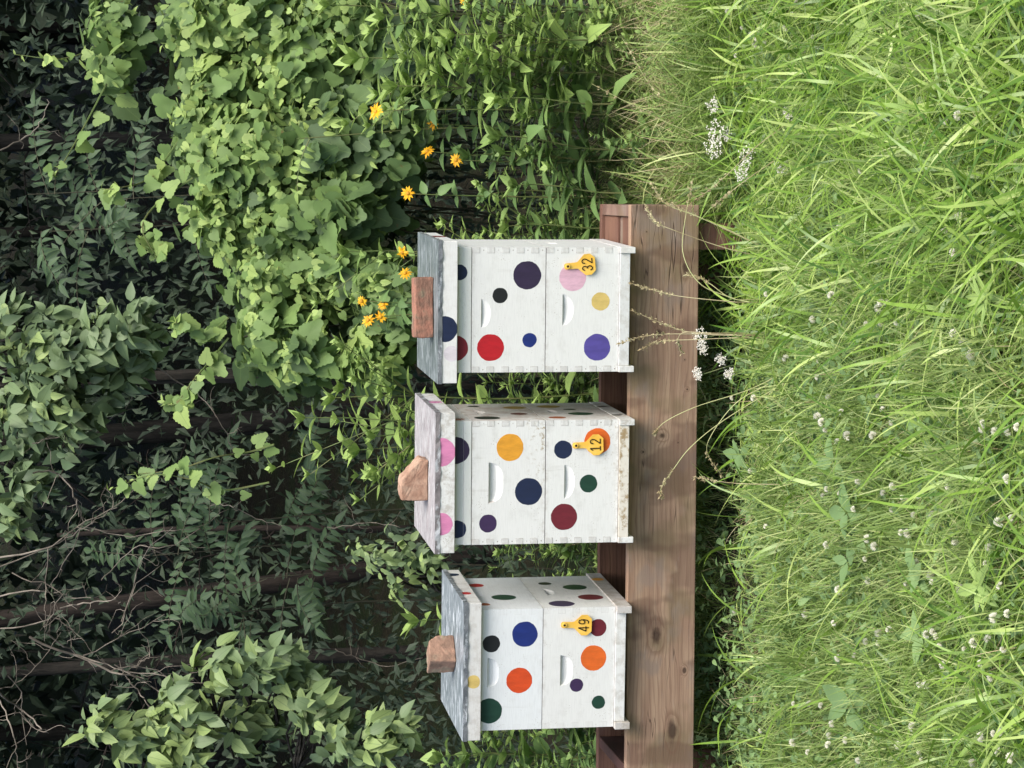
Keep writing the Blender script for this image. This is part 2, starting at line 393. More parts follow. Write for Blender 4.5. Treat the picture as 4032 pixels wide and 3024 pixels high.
def lid(parent, zt, w, xo, yawoff, hgt, topm, sidem, flangem, flange=.017):
    e = empty('lid', (xo, -.024, zt), -yawoff); e.parent = parent
    mb = MB(); ring_box(mb, -w/2, w/2, 0, .552, -hgt, -.0045, .02); box(mb, -w/2+.0205, w/2-.0205, .0205, .5315, -.022, -.0045)
    sk = mb.build('skirt', sidem, e); bevel(sk, .0015)
    mb = MB(); g = .0022                        # sheet-metal cover folded over the edge, a little wavy
    nx = 26
    for (p0, p1) in (((-w/2-g, -g), (w/2+g, -g)), ((w/2+g, -g), (w/2+g, .552+g)), ((w/2+g, .552+g), (-w/2-g, .552+g)), ((-w/2-g, .552+g), (-w/2-g, -g))):
        V = []; Fq = []
        p0 = np.array(p0); p1 = np.array(p1); d = p1-p0; nn = np.array((d[1], -d[0]))/np.linalg.norm(d)
        for i in range(nx+1):
            t = i/nx; wob = R.normal()*.0011 if 0 < i < nx else 0
            q = p0+d*t; qb = q+nn*(wob+.0005)
            V += [(*q, 0), (*qb, -flange+(R.normal()*.0010 if 0 < i < nx else 0)), (*(qb-nn*.0015), -flange)]
        for i in range(nx):
            a = i*3; Fq += [(a, a+3, a+4, a+1), (a+1, a+4, a+5, a+2)]
        mb.add(V, Fq, mat=1)
    n = 14; V = []; Fq = []
    for j in range(n+1):
        for i in range(n+1):
            e_ = 0 if i in (0, n) or j in (0, n) else R.normal()*.0007
            V.append((-w/2-g+(w+2*g)*i/n, -g+(.552+2*g)*j/n, e_))
    for j in range(n):
        for i in range(n): a = j*(n+1)+i; Fq.append((a, a+1, a+n+2, a+n+1))
    mb.add(V, Fq)
    ct = mb.build('top_cover', [topm, flangem], e, smooth=False); ct.name = 'top_cover'
    return e
def bottom_board(parent, mats, mat2, wide=0):
    mb = MB(); w2 = W/2; z = -.052
    box(mb, -w2+.0192, w2-.0192, .006, D, z+.022, z+.0515)
    o = mb.build('bottom_board', mat2, parent); bevel(o, .0012)
    for s in (-1, 1):
        a, b = sorted((s*(w2-.019), s*(w2+.001+wide)))
        r = MB(); box(r, a, b, -.014-wide*2, D+.02, z, z+.0515-.0005); rr = r.build('side_rail', mats, parent); bevel(rr, .0015)
    mb = MB(); box(mb, -w2+.0195, w2-.0195, -.006, .0055, z+.016, z+.0505); k = mb.build('entrance_strip', mat2, parent); bevel(k, .0012)
YEL = plain('tag_plastic', (.78, .45, .06), .4, (.80, .50, .10), 30, .4); INK = plain('tag_ink', (.03, .018, .006), .5)
DIG = {'1': [[(.15, .78), (.5, 1), (.5, 0)], [(.12, 0), (.88, 0)]],
       '2': [[(.08, .72), (.16, .93), (.42, 1), (.74, .95), (.9, .76), (.82, .56), (.1, .03), (.1, 0), (.93, 0)]],
       '3': [[(.1, .8), (.28, .97), (.55, 1), (.82, .9), (.86, .7), (.72, .54), (.45, .52), (.74, .49), (.9, .3), (.82, .1), (.52, 0), (.25, .03), (.08, .2)]],
       '4': [[(.68, 0), (.68, 1), (.62, 1), (.06, .3), (.06, .26), (.96, .26)]],
       '9': [[(.2, .06), (.45, 0), (.74, .12), (.9, .4), (.9, .72), (.74, .96), (.5, 1), (.24, .95), (.1, .75), (.12, .55), (.3, .4), (.6, .41), (.86, .58)]]}
def ear_tag(parent, x, z, num, tilt):
    """stud at (x, z); the tag hangs from it"""
    e = empty('ear_tag', (x, -.003, z)); e.rotation_euler = (0, tilt, 0); e.parent = parent
    o = [(-.0095, .006), (-.0095, -.026), (-.0105, -.034), (-.034, -.058), (-.034, -.077), (-.021, -.0915), (.021, -.0915), (.034, -.077), (.034, -.058), (.0105, -.034), (.0095, -.026), (.0095, .006), (.006, .0105), (-.006, .0105)]
    n = len(o); V = [(a, -.0035-.003*(1 if b < -.05 else 0), b) for a, b in o]+[(a, -.0012-.003*(1 if b < -.05 else 0), b) for a, b in o]
    mb = MB().add(V, [tuple(range(n)), tuple(range(2*n-1, n-1, -1))]+[(i, (i+1) % n, n+(i+1) % n, n+i) for i in range(n)])
    bevel(mb.build('plate', YEL, e), .0008)
    s = MB(); th = np.linspace(0, 2*math.pi, 14, endpoint=False)
    for (r0, r1, y0, y1, mt) in ((.0085, .0075, -.004, -.0085, 0), (.0042, .003, -.0086, -.0092, 1)):
        A = [(r0*math.cos(t), y0, r0*math.sin(t)) for t in th]; B = [(r1*math.cos(t), y1, r1*math.sin(t)) for t in th]
        s.add(A+B, [(i, (i+1) % 14, 14+(i+1) % 14, 14+i) for i in range(14)]+[tuple(range(14, 28))], mat=mt)
    s.build('stud', [YEL, INK], e)
    t = MB(); hh, ww = .0335, .0175
    for k, ch in enumerate(num):
        ox = -.0205+k*.0235; oz = -.0815
        for st in DIG[ch]:
            p = np.array([(ox+a*ww, oz+b*hh) for a, b in st])
            for i in range(len(p)-1):
                d = p[i+1]-p[i]; L = np.linalg.norm(d); d = d/L; nn = np.array((-d[1], d[0]))*.0018
                a0 = p[i]-d*.0008; a1 = p[i+1]+d*.0008; yy = -.0072-.00005*i
                t.add([(q[0], yy, q[1]) for q in (a0-nn, a1-nn, a1+nn, a0+nn)], [(0, 1, 2, 3)])
    t.build('number', INK, e)
K = 4.914e-4                                # metres per pixel of the close crops at the hive fronts
def fd(yc, vb, lst, s=K):                     # crop (V, y, r) -> (x, z, r)
    return [((yc-y)*s, (vb-v)*s, r*s, C[c]) for (v, y, r, c) in lst]
TX = (.413/.493, .413/.482)
# --- hive 32
def hive(name, loc, yaw, label):
    return empty(name, loc, -yaw, label=label, cat='beehive', group='painted beehives on the timber stand')
GALV = metal('galvanised_sheet', (.085, .105, .105), (.16, .185, .185), seed=1., scr=.4)
GALV2 = metal('pale_galvanised_sheet', (.12, .145, .155), (.22, .25, .265), seed=4., scr=.8)
FLG = metal('sheet_edge', (.08, .09, .10), (.19, .20, .21), seed=2., met=.1)
FLW = metal('rusty_sheet_edge', (.12, .105, .105), (.24, .215, .215), seed=3., met=.1)
h32 = hive('beehive', (.2437, 7.8705, ZB+.0523), .1113, 'white spotted hive with yellow tag 32 and a whole red brick on its lid')
bottom_board(h32, paint('white_rail', seed=1, grime=.3), paint('white_board', seed=2, grime=.3, paintc=(.65, .65, .63)))
mA = paint('white_paint_spots', fd(628, 1515, [(1198, 410, 92, 'pink'), (1390, 572, 62, 'yellow'), (1370, 882, 91, 'violet')]), grime=.35, fingers=1, seed=3)
hive_body(mA, h32, 0, ((1515-1130)*K, (1515-1207)*K, .0525, (628-628)*K))
mB = paint('white_paint_spots', fd(630, 1020, [(895, 397, 95, 'purple'), (712, 532, 52, 'black'), (650, 882, 91, 'red'), (915, 833, 49, 'blue')]), grime=.25, fingers=.8, seed=5)
hive_body(mB, h32, H+.0026, ((1020-585)*K, (1020-652)*K, .0485, (630-652)*K), sidehold=False, depth=.009)
mS = paint('white_paint_spots', [((630-377)*K, .040, .026, C['navy']), ((630-885)*K, .052, .042, C['dred'])], seed=6, paintc=(.65, .66, .62))
mb = MB(); ring_box(mb, -W/2, W/2, 0, D, 0, .078, .019); o = mb.build('spacer_box', mS, h32, loc=(0, 0, 2*H+.0046)); bevel(o, .0012)
lid(h32, .607, .4661, -.0056, .0022, .064, GALV, paint('white_paint_spots', [((630-740)*K, -.022, .043, C['navy']), (-.135, -.045, .026, C['palepink'])], [(.30, -.03, .045, C['dred'])], Wd=.466, seed=7), FLG, .014)
ear_tag(h32, (628-335)*K, (1515-1160)*K, '32', -.10)
# --- hive 12
h12 = hive('beehive', (-.3261, 7.9091, ZB+.0517), .1027, 'white spotted hive with yellow tag 12, pink-spotted lid edge and a wedge-shaped brick piece')
bottom_board(h12, paint('stained_rail', seed=11, grime=.9, side=[(.12, -.02, .018, C['dk']), (.38, -.02, .02, C['dk'])]), paint('stained_board', seed=12, grime=1, lowgrime=0, paintc=(.52, .49, .42)))
mb = MB(); box(mb, -W/2+.0195, W/2-.0195, -.0095, -.0065, -.034, -.003)
def rustboard():
    m = Mat('rust_stained_strip', .8, .1); n = m.noise(38, detail=5, rough=.7)
    m.color(m.mix((.66, .62, .54), (.33, .24, .13), n.ramp(.46, .64))); m.bump(n, .4, .002); return m.m
mb.build('stained_strip', rustboard(), h12)
def sy(y): return (258-y)/103*.505
def sz(v, y, v0): return (v0-165/103*(258-y)-v)*K*1.02
s2 = [(sy(y), sz(v, y, 1497), r*K, C[c]) for v, y, r, c in [(1085, 243, 60, 'rust'), (1250, 222, 88, 'green'), (1178, 195, 45, 'dk'), (1035, 176, 84, 'olive')]]
mA = paint('white_paint_spots', fd(672, 1500, [(1120, 453, 62, 'navy'), (1355, 400, 90, 'orange'), (1297, 687, 61, 'green'), (1130, 912, 90, 'maroon')]), s2, grime=.6, fingers=1, seed=13, warm=.7, lowgrime=.5)
hive_body(mA, h12, 0, ((1500-1130)*K, (1500-1203)*K, .058, 0))
s1 = [(sy(y), sz(v, y, 1015), r*K, C[c]) for v, y, r, c in [(625, 241, 90, 'black'), (838, 219, 60, 'maroon'), (805, 181, 82, 'olive'), (517, 170, 44, 'dk')]]
mB = paint('white_paint_spots', fd(677, 1020, [(780, 438, 92, 'amber'), (908, 740, 93, 'navy'), (633, 953, 61, 'ppl')]), s1, grime=.5, fingers=1, seed=15, warm=.9, lowgrime=.9)
hive_body(mB, h12, H+.0026, ((1020-635)*K, (1020-735)*K, .069, 0), flat=True, depth=.015)
mS = paint('white_paint_spots', [((677-455)*K, .052, .045, C['purple']), ((677-990)*K, .046, .030, C['navy'])], [(.06, .045, .03, C['rust']), (.36, .05, .03, C['maroon'])], seed=16, paintc=(.65, .66, .62), warm=.5)
mb = MB(); ring_box(mb, -W/2, W/2, 0, D, 0, .026, .019); ring_box(mb, -W/2+.001, W/2-.001, .0025, D-.001, .0264, .085, .019); o = mb.build('spacer_box', mS, h12, loc=(0, 0, 2*H+.0046)); bevel(o, .0012)
lid(h12, .6176, .4657, .0039, .0111, .066, weather('weathered_lid_top'), paint('white_paint_spots', [((677-470)*K+.002, -.02, .047, C['opink']), ((677-952)*K, -.022, .037, C['opink'])], [(.30, -.034, .028, C['opink'])], Wd=.466, seed=17, grime=.7, fingers=.6), FLW, .017)
ear_tag(h12, (672-425)*K, (1500-1205)*K, '12', -.03)
# --- hive 49
h49 = hive('beehive', (-.9554, 7.9935, ZB+.0521), .1292, 'white spotted hive with yellow tag 49 and a squarish brick chunk on its lid')
bottom_board(h49, paint('weathered_rail', seed=21, grime=.8, paintc=(.52, .49, .46), side=[(.42, -.022, .022, C['amber'])]), paint('white_board', seed=22, grime=.4), wide=.004)
def sy(y): return (328-y)/213*.505
def sz(v, y, v0): return (v0-.75*(328-y)-v)*K*1.03
s2 = [(sy(y), sz(v, y, 1482), r*K, C[c]) for v, y, r, c in [(1018, 163, 47, 'black'), (1225, 193, 86, 'green'), (1122, 300, 90, 'ppl'), (1325, 262, 88, 'maroon')]]
mA = paint('white_paint_spots', fd(734, 1480, [(1360, 457, 60, 'maroon'), (1332, 668, 89, 'orange'), (1217, 855, 47, 'ppl'), (1373, 980, 47, 'green')]), s2, grime=.35, fingers=.3, seed=23)
hive_body(mA, h49, 0, ((1480-1103)*K, (1480-1190)*K, .053, (734-749)*K), flat=True, tabs=False, depth=.012)
s1 = [(sy(y), sz(v, y, 1003), r*K, C[c]) for v, y, r, c in [(545, 165, 56, 'red'), (740, 250, 86, 'green'), (610, 293, 40, 'rust')]]
mB = paint('white_paint_spots', fd(734, 1003, [(650, 550, 60, 'black'), (880, 490, 88, 'blue'), (845, 810, 89, 'ored'), (640, 1018, 88, 'green')]), s1, grime=.12, fingers=.15, seed=25, paintc=(.70, .715, .71))
hive_body(mB, h49, H+.0022, ((1003-625)*K, (1003-703)*K, .051, (734-752)*K), flat=True, tabs=False, depth=.012)
lid(h49, .5174, .4674, .0009, -.0021, .060, GALV2, paint('white_paint_spots', [((734-800)*K, -.034, .023, C['yellow'])], [(.16, -.028, .02, C['red']), (.47, -.028, .022, C['navy'])], Wd=.466, seed=27, grime=.3, paintc=(.63, .62, .59)), FLG, .015)
ear_tag(h49, (734-430)*K, (1480-1125)*K, '49', .02)
# --- bricks
def brickmat(name, c1, c2, c3, sc_=40):
    m = Mat(name, .9, .1); c = m.mix(c1, c2, m.noise(sc_*.5, detail=4).ramp(.4, .62)); c = m.mix(c, c3, m.noise(16, m.vec(m.x+3, m.y, m.z), 4).ramp(.55, .7))
    c = m.mix(c, tuple(q*.4 for q in c1), m.voro(sc_*3.2).ramp(.16, .06)*.6)
    m.color(c); m.bump(m.noise(90, detail=5, rough=.7), .9, .004); return m.m
def solid(mb, poly, y0, y1, jit=.0015):
    """prism from an outline in x,z, cut into a fine skin with a rough surface"""
    n = len(poly); V = [(x+R.normal()*jit, y0+R.normal()*jit, z) for x, z in poly]+[(x+R.normal()*jit, y1+R.normal()*jit, z) for x, z in poly]
    mb.add(V, [tuple(range(n)), tuple(range(2*n-1, n-1, -1))]+[((i+1) % n, i, n+i, n+(i+1) % n) for i in range(n)])
def brick(poly, depth, loc, rz, mat, label):
    mb = MB(); solid(mb, poly, -depth/2, depth/2)
    o = mb.build('brick', mat, loc=loc); o.rotation_euler = (0, 0, rz)
    b = bevel(o, .005, 3); s = o.modifiers.new('sub', 'SUBSURF'); s.subdivision_type = 'SIMPLE'; s.levels = 3; s.render_levels = 3
    t = bpy.data.textures.new('chips', 'CLOUDS'); t.noise_scale = .018; d = o.modifiers.new('chip', 'DISPLACE'); d.texture = t; d.strength = .006; d.mid_level = .5; d.texture_coords = 'LOCAL'
    tag(o, label, 'brick', 'bricks weighing down the hive lids'); return o
BR1 = brickmat('red_brick', (.33, .16, .11), (.21, .12, .085), (.22, .18, .12))
BR2 = brickmat('tan_brick', (.42, .27, .19), (.32, .19, .13), (.44, .31, .22), 60)
BR3 = brickmat('mottled_brick', (.33, .20, .14), (.22, .14, .10), (.30, .23, .16))
def on_lid(hv, zt, x, y):
    a = -hv.rotation_euler.z; l = hv.location
    return (l.x+x*math.cos(a)+y*math.sin(a), l.y-x*math.sin(a)+y*math.cos(a), l.z+zt+.0008)
brick([(-.1, 0), (.1, 0), (.1, .062), (-.1, .062)], .092, on_lid(h32, .607, .0, .13), -.04, BR1, 'whole long reddish brick lying flat on the lid of the hive tagged 32')
brick([(-.072, .0), (.064, .0), (.068, .026), (.035, .058), (0, .087), (-.018, .094), (-.07, .09)], .085, on_lid(h12, .6176, -.005, .19), -.12, BR2, 'tan broken brick with one sloping side on the lid of the hive tagged 12')
brick([(-.052, 0), (.05, 0), (.052, .06), (.03, .088), (-.05, .092)], .085, on_lid(h49, .5174, .012, .20), .62, BR3, 'rough reddish half brick, corner facing out, on the lid of the hive tagged 49')

# ------------------------------------------------------------------ timber stand
BY = .0814; BX, BYY = .5946, 7.9087
def woodmat(name, c1, c2, dark, knots=(), stain=True, seed=0.):
    m = Mat(name, .75, .25); z = m.z; kn = None
    warp = m.noise(1.6, m.vec(m.x*1.0+seed, m.y, m.z*4), 3)
    for (kx, kz, kr, el) in knots:
        d = (((m.x-kx)*(1/el))*((m.x-kx)*(1/el))+(z-kz)*(z-kz)).sqrt()
        k = (d/kr*-1.+1.).max(0.); kn = k if kn is None else kn.max(k)
    yy = z*1.0 + m.y*.9 + (warp-.5)*.05
    if kn is not None: yy = yy+kn*.022
    rings = ((yy*68.)+(m.noise(5, m.vec(m.x*.6+seed, m.y, m.z*5), 3)*2.2)).fract()
    g = m.noise(30, m.vec(m.x*.12+seed, m.y*4, yy*6), 5, .65)
    c = m.mix(c1, c2, m.noise(5, m.vec(m.x*.6+seed, m.y, m.z*7), 3).ramp(.35, .65))
    c = m.mix(c, dark, rings.ramp(.55, .95)*.42); c = m.mix(c, dark, g.ramp(.5, .72)*.55)
    if stain:
        c = m.mix(c, (.15, .115, .06), m.noise(2.6, m.vec(m.x*1.6+seed*2, m.y, m.z*1.5), 3).ramp(.5, .62)*.6)
        c = m.mix(c, (.22, .17, .14), m.noise(3.4, m.vec(m.x*1.8-seed, m.y, m.z*3), 4).ramp(.52, .66)*.6); c = m.mix(c, (.11, .06, .042), m.noise(2.3, m.vec(m.x*2.2+9, m.y, m.z*1.2), 3).ramp(.54, .60)*.5)
    if kn is not None:
        kw = kn+(m.noise(24, detail=4)-.5)*.5; c = m.mix(c, (.15, .08, .05), kn.ramp(.0, .5)*(kw*2.3).fract().ramp(.4, .9)*.5); c = m.mix(c, (.05, .03, .02), kw.ramp(.55, .85)*.85)
    ck = (m.noise(7, m.vec(m.x*.16+seed+3, m.y, m.z*3.2), 2)-.5).abs().ramp(.0075, .001)*m.noise(2.6, m.vec(m.x+seed, m.y, m.z*2.)).ramp(.50, .60)
    c = m.mix(c, tuple(q*.35 for q in dark), ck*.7)
    c = m.mix(c, (.34, .31, .27), m.noise(18, m.vec(m.x*.3+seed, m.y, m.z*3), 5, .75).ramp(.58, .72)*(.35 if stain else .1))
    m.color(c); m.bump(rings*.4+g-ck*3., .45, .002); return m.m
# stand frame: origin at the right front top corner, x runs to the left along -X
st = empty('hive_stand', (BX, BYY, ZB), -BY, label='long low reddish-brown timber frame on posts carrying the three hives', cat='stand')
KN = [(-.43, -.10, .036, 1.1), (-.775, -.115, .036, 1), (-1.46, -.10, .050, 1.9), (-1.79, -.16, .045, 2.4), (-.21, -.19, .034, 1.8), (-.52, -.19, .008, 1), (-.62, -.20, .012, 1), (-.80, -.17, .008, 1), (-.83, -.05, .012, 1), (-.09, -.055, .007, 1), (-.09, -.165, .007, 1), (-1.58, -.2, .02, 1.4)]
WD = woodmat('treated_timber', (.36, .245, .165), (.27, .17, .115), (.15, .085, .058), KN)
WD2 = woodmat('dark_timber', (.10, .05, .04), (.07, .038, .032), (.03, .018, .015), stain=False, seed=3.)
WD3 = woodmat('red_timber', (.20, .105, .07), (.14, .07, .05), (.06, .03, .02), stain=False, seed=5.)
WD4 = woodmat('rough_end_timber', (.26, .17, .13), (.16, .09, .07), (.06, .035, .025), seed=7.)
def sbox(name, x0, x1, y0, y1, z0, z1, m, bv=.003):
    mb = MB(); box(mb, x0, x1, y0, y1, z0, z1); o = mb.build(name, m, st); bevel(o, bv, 2); return o
sbox('front_beam', -3.66, 0, 0, .038, -.235, 0, WD)
sbox('rear_beam', -3.66, -.001, .490, .528, -.235, .0, WD3)
sbox('end_board', -.040, -.001, .0385, .4895, -.238, -.002, WD4)
sbox('cross_board', -1.95, -1.912, .0385, .4895, -.238, -.004, WD2)
for (px_, py_) in ((-.062-.089, .0392), (-.30, .400), (-1.95-.09, .0392), (-2.04, .400), (-3.5, .0392)):
    sbox('post', px_, px_+.089, py_, py_+.0885, -.55, -.13, WD3, .004)
sbox('inner_block', -.21, -.0415, .275, .489, -.12, -.012, WD3, .004)
sbox('inner_block', -.21, -.0415, .0395, .205, -.12, -.016, WD3, .004)
sbox('weathered_strip', -.195, -.0420, .2055, .2745, -.12, -.022, WD4, .006)
# ------------------------------------------------------------------ vegetation materials
VINE = leafmat('grape_leaf', (.085, .140, .055), (.175, .275, .080), (.34, .45, .13), .28, .55, (.16, .24, .08), damage=True)
ELDER = leafmat('elder_leaf', (.085, .13, .070), (.17, .24, .11), (.29, .38, .13), .22, .5, (.11, .17, .07))
FORB = leafmat('forb_leaf', (.085, .15, .055), (.17, .28, .09), (.34, .47, .13), .3, .5, (.16, .24, .09))
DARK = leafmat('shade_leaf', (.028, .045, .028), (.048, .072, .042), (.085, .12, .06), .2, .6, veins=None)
SHADE2 = leafmat('pinnate_leaf', (.045, .08, .045), (.068, .115, .058), (.11, .18, .08), .25, .55)
GRASS = leafmat('grass_blade', (.10, .17, .035), (.25, .36, .085), (.55, .61, .24), .38, .45, veins=None, spec=.4)
LONG = leafmat('long_grass_blade', (.10, .21, .025), (.27, .43, .06), (.54, .66, .20), .4, .30, veins=None, spec=.55)
CLOV = leafmat('clover_leaf', (.11, .18, .07), (.17, .27, .10), (.26, .38, .14), .25, .55, veins=None)
STRAW = plain('straw', (.52, .46, .27), .7, (.36, .28, .15), 12, transl=.2)
STEM = plain('green_stem', (.10, .15, .04), .6, (.13, .13, .05), 10)
STEML = plain('pale_green_stem', (.42, .44, .20), .6, (.34, .32, .14), 10)
STEMB = plain('brown_stem', (.05, .045, .03), .8, (.07, .07, .04), 10)
TWIG = plain('dead_twig', (.25, .215, .175), .85, (.13, .11, .09), 14, .1)
BARK = bark('bark', (.045, .04, .034), (.018, .017, .015)); BARK2 = bark('reddish_bark', (.048, .038, .032), (.02, .017, .015))
PETAL = plain('yellow_petal', (.86, .50, .015), .5, (.80, .38, .01), 30, transl=.25); DISC = plain('flower_disc', (.62, .30, .02), .7)
WHITE = plain('white_flower', (.74, .71, .63), .6, (.62, .58, .49), 60, transl=.2); CREAM = plain('clover_flower', (.86, .83, .72), .6, (.72, .70, .55), 60, transl=.25)

def clump_leaves(mb, T, c, r, n, size, tint0=.45, nc=40, face=.8, front=True, mat=0, droop=1., spread=.16, up=.55, hollow=.55):
    """leaves gathered in sprays over and inside an ellipsoid"""
    c = np.array(c); r = np.array(r)
    d = nrm(rv(nc)); 
    if front: d[:, 1] = -np.abs(d[:, 1])*.9+.15*R.normal(size=nc); d = nrm(d)
    cc = c + d*r*R.uniform(hollow, 1.08, (nc, 1)); ct = R.normal(0, .17, nc)
    k = R.integers(0, nc, n); off = rv(n, spread)*r.mean()
    p = cc[k]+off; dd = nrm((p-c)/r)
    nr = dd*.5 + np.array((0, -face*.55, up)) + rv(n, .5)
    yd = np.array((0, -.25, -droop)) + dd*.3 + rv(n, .5)
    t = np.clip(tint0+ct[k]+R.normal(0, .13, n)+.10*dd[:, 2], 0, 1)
    leaves(mb, T, p, yd, nr, size*R.uniform(.55, 1.2, n), t, mat)
    return cc
def S(px, Y): return px*1.8228*Y/F            # display pixels -> metres at depth Y
def dat(x, y, Y): return at(x*1.8228, y*1.8228, Y)
# ------------------------------------------------------------------ wild grape vines
VB = [(560, 40, 150, 100, 10.0, 'grape vine clump at the far right edge above the tall leafy stems'),
 (640, 170, 120, 110, 9.9, 'grape vine clump with small torn leaves right above the topmost yellow flower'),
 (470, 215, 95, 90, 10.1, 'rounded grape vine clump at the dark wood edge, right of the trailing tip'),
 (700, 60, 100, 80, 9.8, 'low grape vine clump near the right edge touching the lance-leaved stems'),
 (560, 350, 140, 100, 9.9, 'grape vine clump with pale yellow-green shoots in the middle of the thicket'),
 (415, 310, 50, 60, 10.2, 'small grape vine clump sticking highest out of the thicket'),
 (710, 290, 95, 95, 9.75, 'grape vine clump with very large dull leaves behind the topmost yellow flower'),
 (500, 470, 100, 80, 10.0, 'grape vine clump on the upper left rim of the thicket over dark wood'),
 (640, 470, 120, 95, 9.85, 'dense grape vine clump above the hive tagged 32, right of its lid'),
 (745, 440, 75, 80, 9.7, 'grape vine clump with dull leaves just above the yellow flower over the stand end'),
 (590, 600, 95, 80, 9.9, 'grape vine clump straight above the hive tagged 32, high up'),
 (735, 590, 105, 75, 9.75, 'grape vine clump directly behind the lid of the hive tagged 32'),
 (815, 650, 70, 55, 9.5, 'low grape vine clump right behind the red brick'),
 (560, 730, 50, 55, 9.9, 'thin grape vine clump at the left tip of the thicket'),
 (650, 760, 65, 65, 9.75, 'hanging grape vine clump between the hives tagged 12 and 32'),
 (800, 770, 60, 50, 9.6, 'grape vine clump low behind the gap between the hives tagged 12 and 32'),
 (235, 60, 55, 60, 10.4, 'highest grape vine clump, alone in the dark wood at the right edge'),
 (235, 165, 45, 40, 10.4, 'small high grape vine clump hanging in the dark beside a twig'),
 (400, 60, 60, 60, 10.2, 'narrow grape vine clump in the upper right between dark gaps'),
 (850, 120, 90, 90, 9.7, 'dull grape vine clump low at the right behind the lance-leaved stems'),
 (830, 300, 85, 85, 9.7, 'dull big-leaved grape vine clump behind the yellow flowers')]
for k, (x, y, a, b, Y, lab) in enumerate(VB):
    c = dat(x, y, Y); root = empty('grape_vine', (c[0], c[1]+.2, float(gz(c[0], c[1]+.2))), label=lab, cat='vine', group='grape vines covering the thicket')
    base = np.array(root.location); dull = k in (6, 9, 19, 20)
    mb = MB(); a, b = a*.86, b*.92; r = (S(b, Y), .26, S(a, Y)); n = int(88*(a*b)/1500*(.3 if k in (16, 17) else .6 if k in (5, 18) else 1))
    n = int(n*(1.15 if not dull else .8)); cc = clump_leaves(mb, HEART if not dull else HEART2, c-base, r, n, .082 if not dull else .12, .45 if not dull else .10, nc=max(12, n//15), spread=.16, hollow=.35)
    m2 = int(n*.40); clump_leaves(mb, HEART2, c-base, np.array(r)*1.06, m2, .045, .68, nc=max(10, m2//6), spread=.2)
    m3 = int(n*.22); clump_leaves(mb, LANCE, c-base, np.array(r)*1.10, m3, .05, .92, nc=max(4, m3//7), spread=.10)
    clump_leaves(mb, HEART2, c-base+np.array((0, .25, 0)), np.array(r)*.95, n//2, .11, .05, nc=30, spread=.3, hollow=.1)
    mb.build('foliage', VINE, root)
    s = MB()
    for q in cc[::14]:
        p0 = np.array((R.normal()*.08, R.normal()*.05, 0)); 
        tube(s, smoothpath([p0, (c-base)*.5+rv(1, .08)[0], (q+(c-base))*.5+rv(1, .05)[0], q], 9), .006, .0018, 4)
    s.build('stem', STEMB, root)
# trailing vine shoots reaching up into the dark
SH = [([(1060, 1900), (880, 1930), (760, 1890), (600, 1870), (430, 1930)], 9.7, 'long pale vine shoot reaching up past the thin trunk left of the thicket', .45),
 ([(1080, 1750), (980, 1780), (850, 1800), (690, 1850), (500, 1870)], 9.8, 'vine shoot with few toothed leaves parallel to the long pale shoot', .45),
 ([(900, 1330), (820, 1430), (760, 1500), (690, 1590), (640, 1580)], 9.7, 'curved vine shoot with a forked tip under the grey-green branch', .8),
 ([(900, 1250), (800, 1330), (700, 1270), (680, 1290)], 9.7, 'short vine shoot with yellowish tip above the hive tagged 32', .8),
 ([(760, 700), (620, 800), (560, 900), (620, 1020), (560, 960), (540, 930)], 10, 'twining vine shoot hanging with bright tips on the thicket rim', .8),
 ([(600, 120), (430, 170), (250, 230), (60, 215)], 10.3, 'thin vine stem running up through the highest grape clump', .5),
 ([(420, 330), (330, 500), (250, 640), (200, 700)], 10.2, 'arching bare vine tip ending in a curled pale leaf', .3),
 ([(700, 560), (590, 700), (470, 740), (400, 745)], 10.1, 'thin vine shoot with curled end crossing the brown trunk', .5)]
for (pts, Y, lab, dens) in SH:
    P = smoothpath([at(a, b, Y+.05*math.sin(i*2.)) for i, (a, b) in enumerate(pts)], 22); b0 = P[0].copy()
    root = empty('vine_shoot', b0, label=lab, cat='vine', group='vine shoots trailing into the dark')
    P = P-b0; s = MB(); tube(s, P, .0045, .0015, 5); s.build('stem', STEM, root)
    n = int(22*dens); i = R.integers(3, 21, n); p = P[i]+rv(n, .012)
    mb = MB(); leaves(mb, HEART, p, np.array((0, -.3, -1.))+rv(n, .5), np.array((0, -.7, .5))+rv(n, .35), R.uniform(.035, .085, n), np.clip(R.normal(.65, .15, n), 0, 1))
    leaves(mb, LANCE, P[R.integers(14, 22, 8)], rv(8)+np.array((-.2, 0, .8)), rv(8, .5)+np.array((0, -.5, .4)), R.uniform(.02, .04, 8), R.uniform(.8, 1, 8))
    mb.build('foliage', VINE, root)
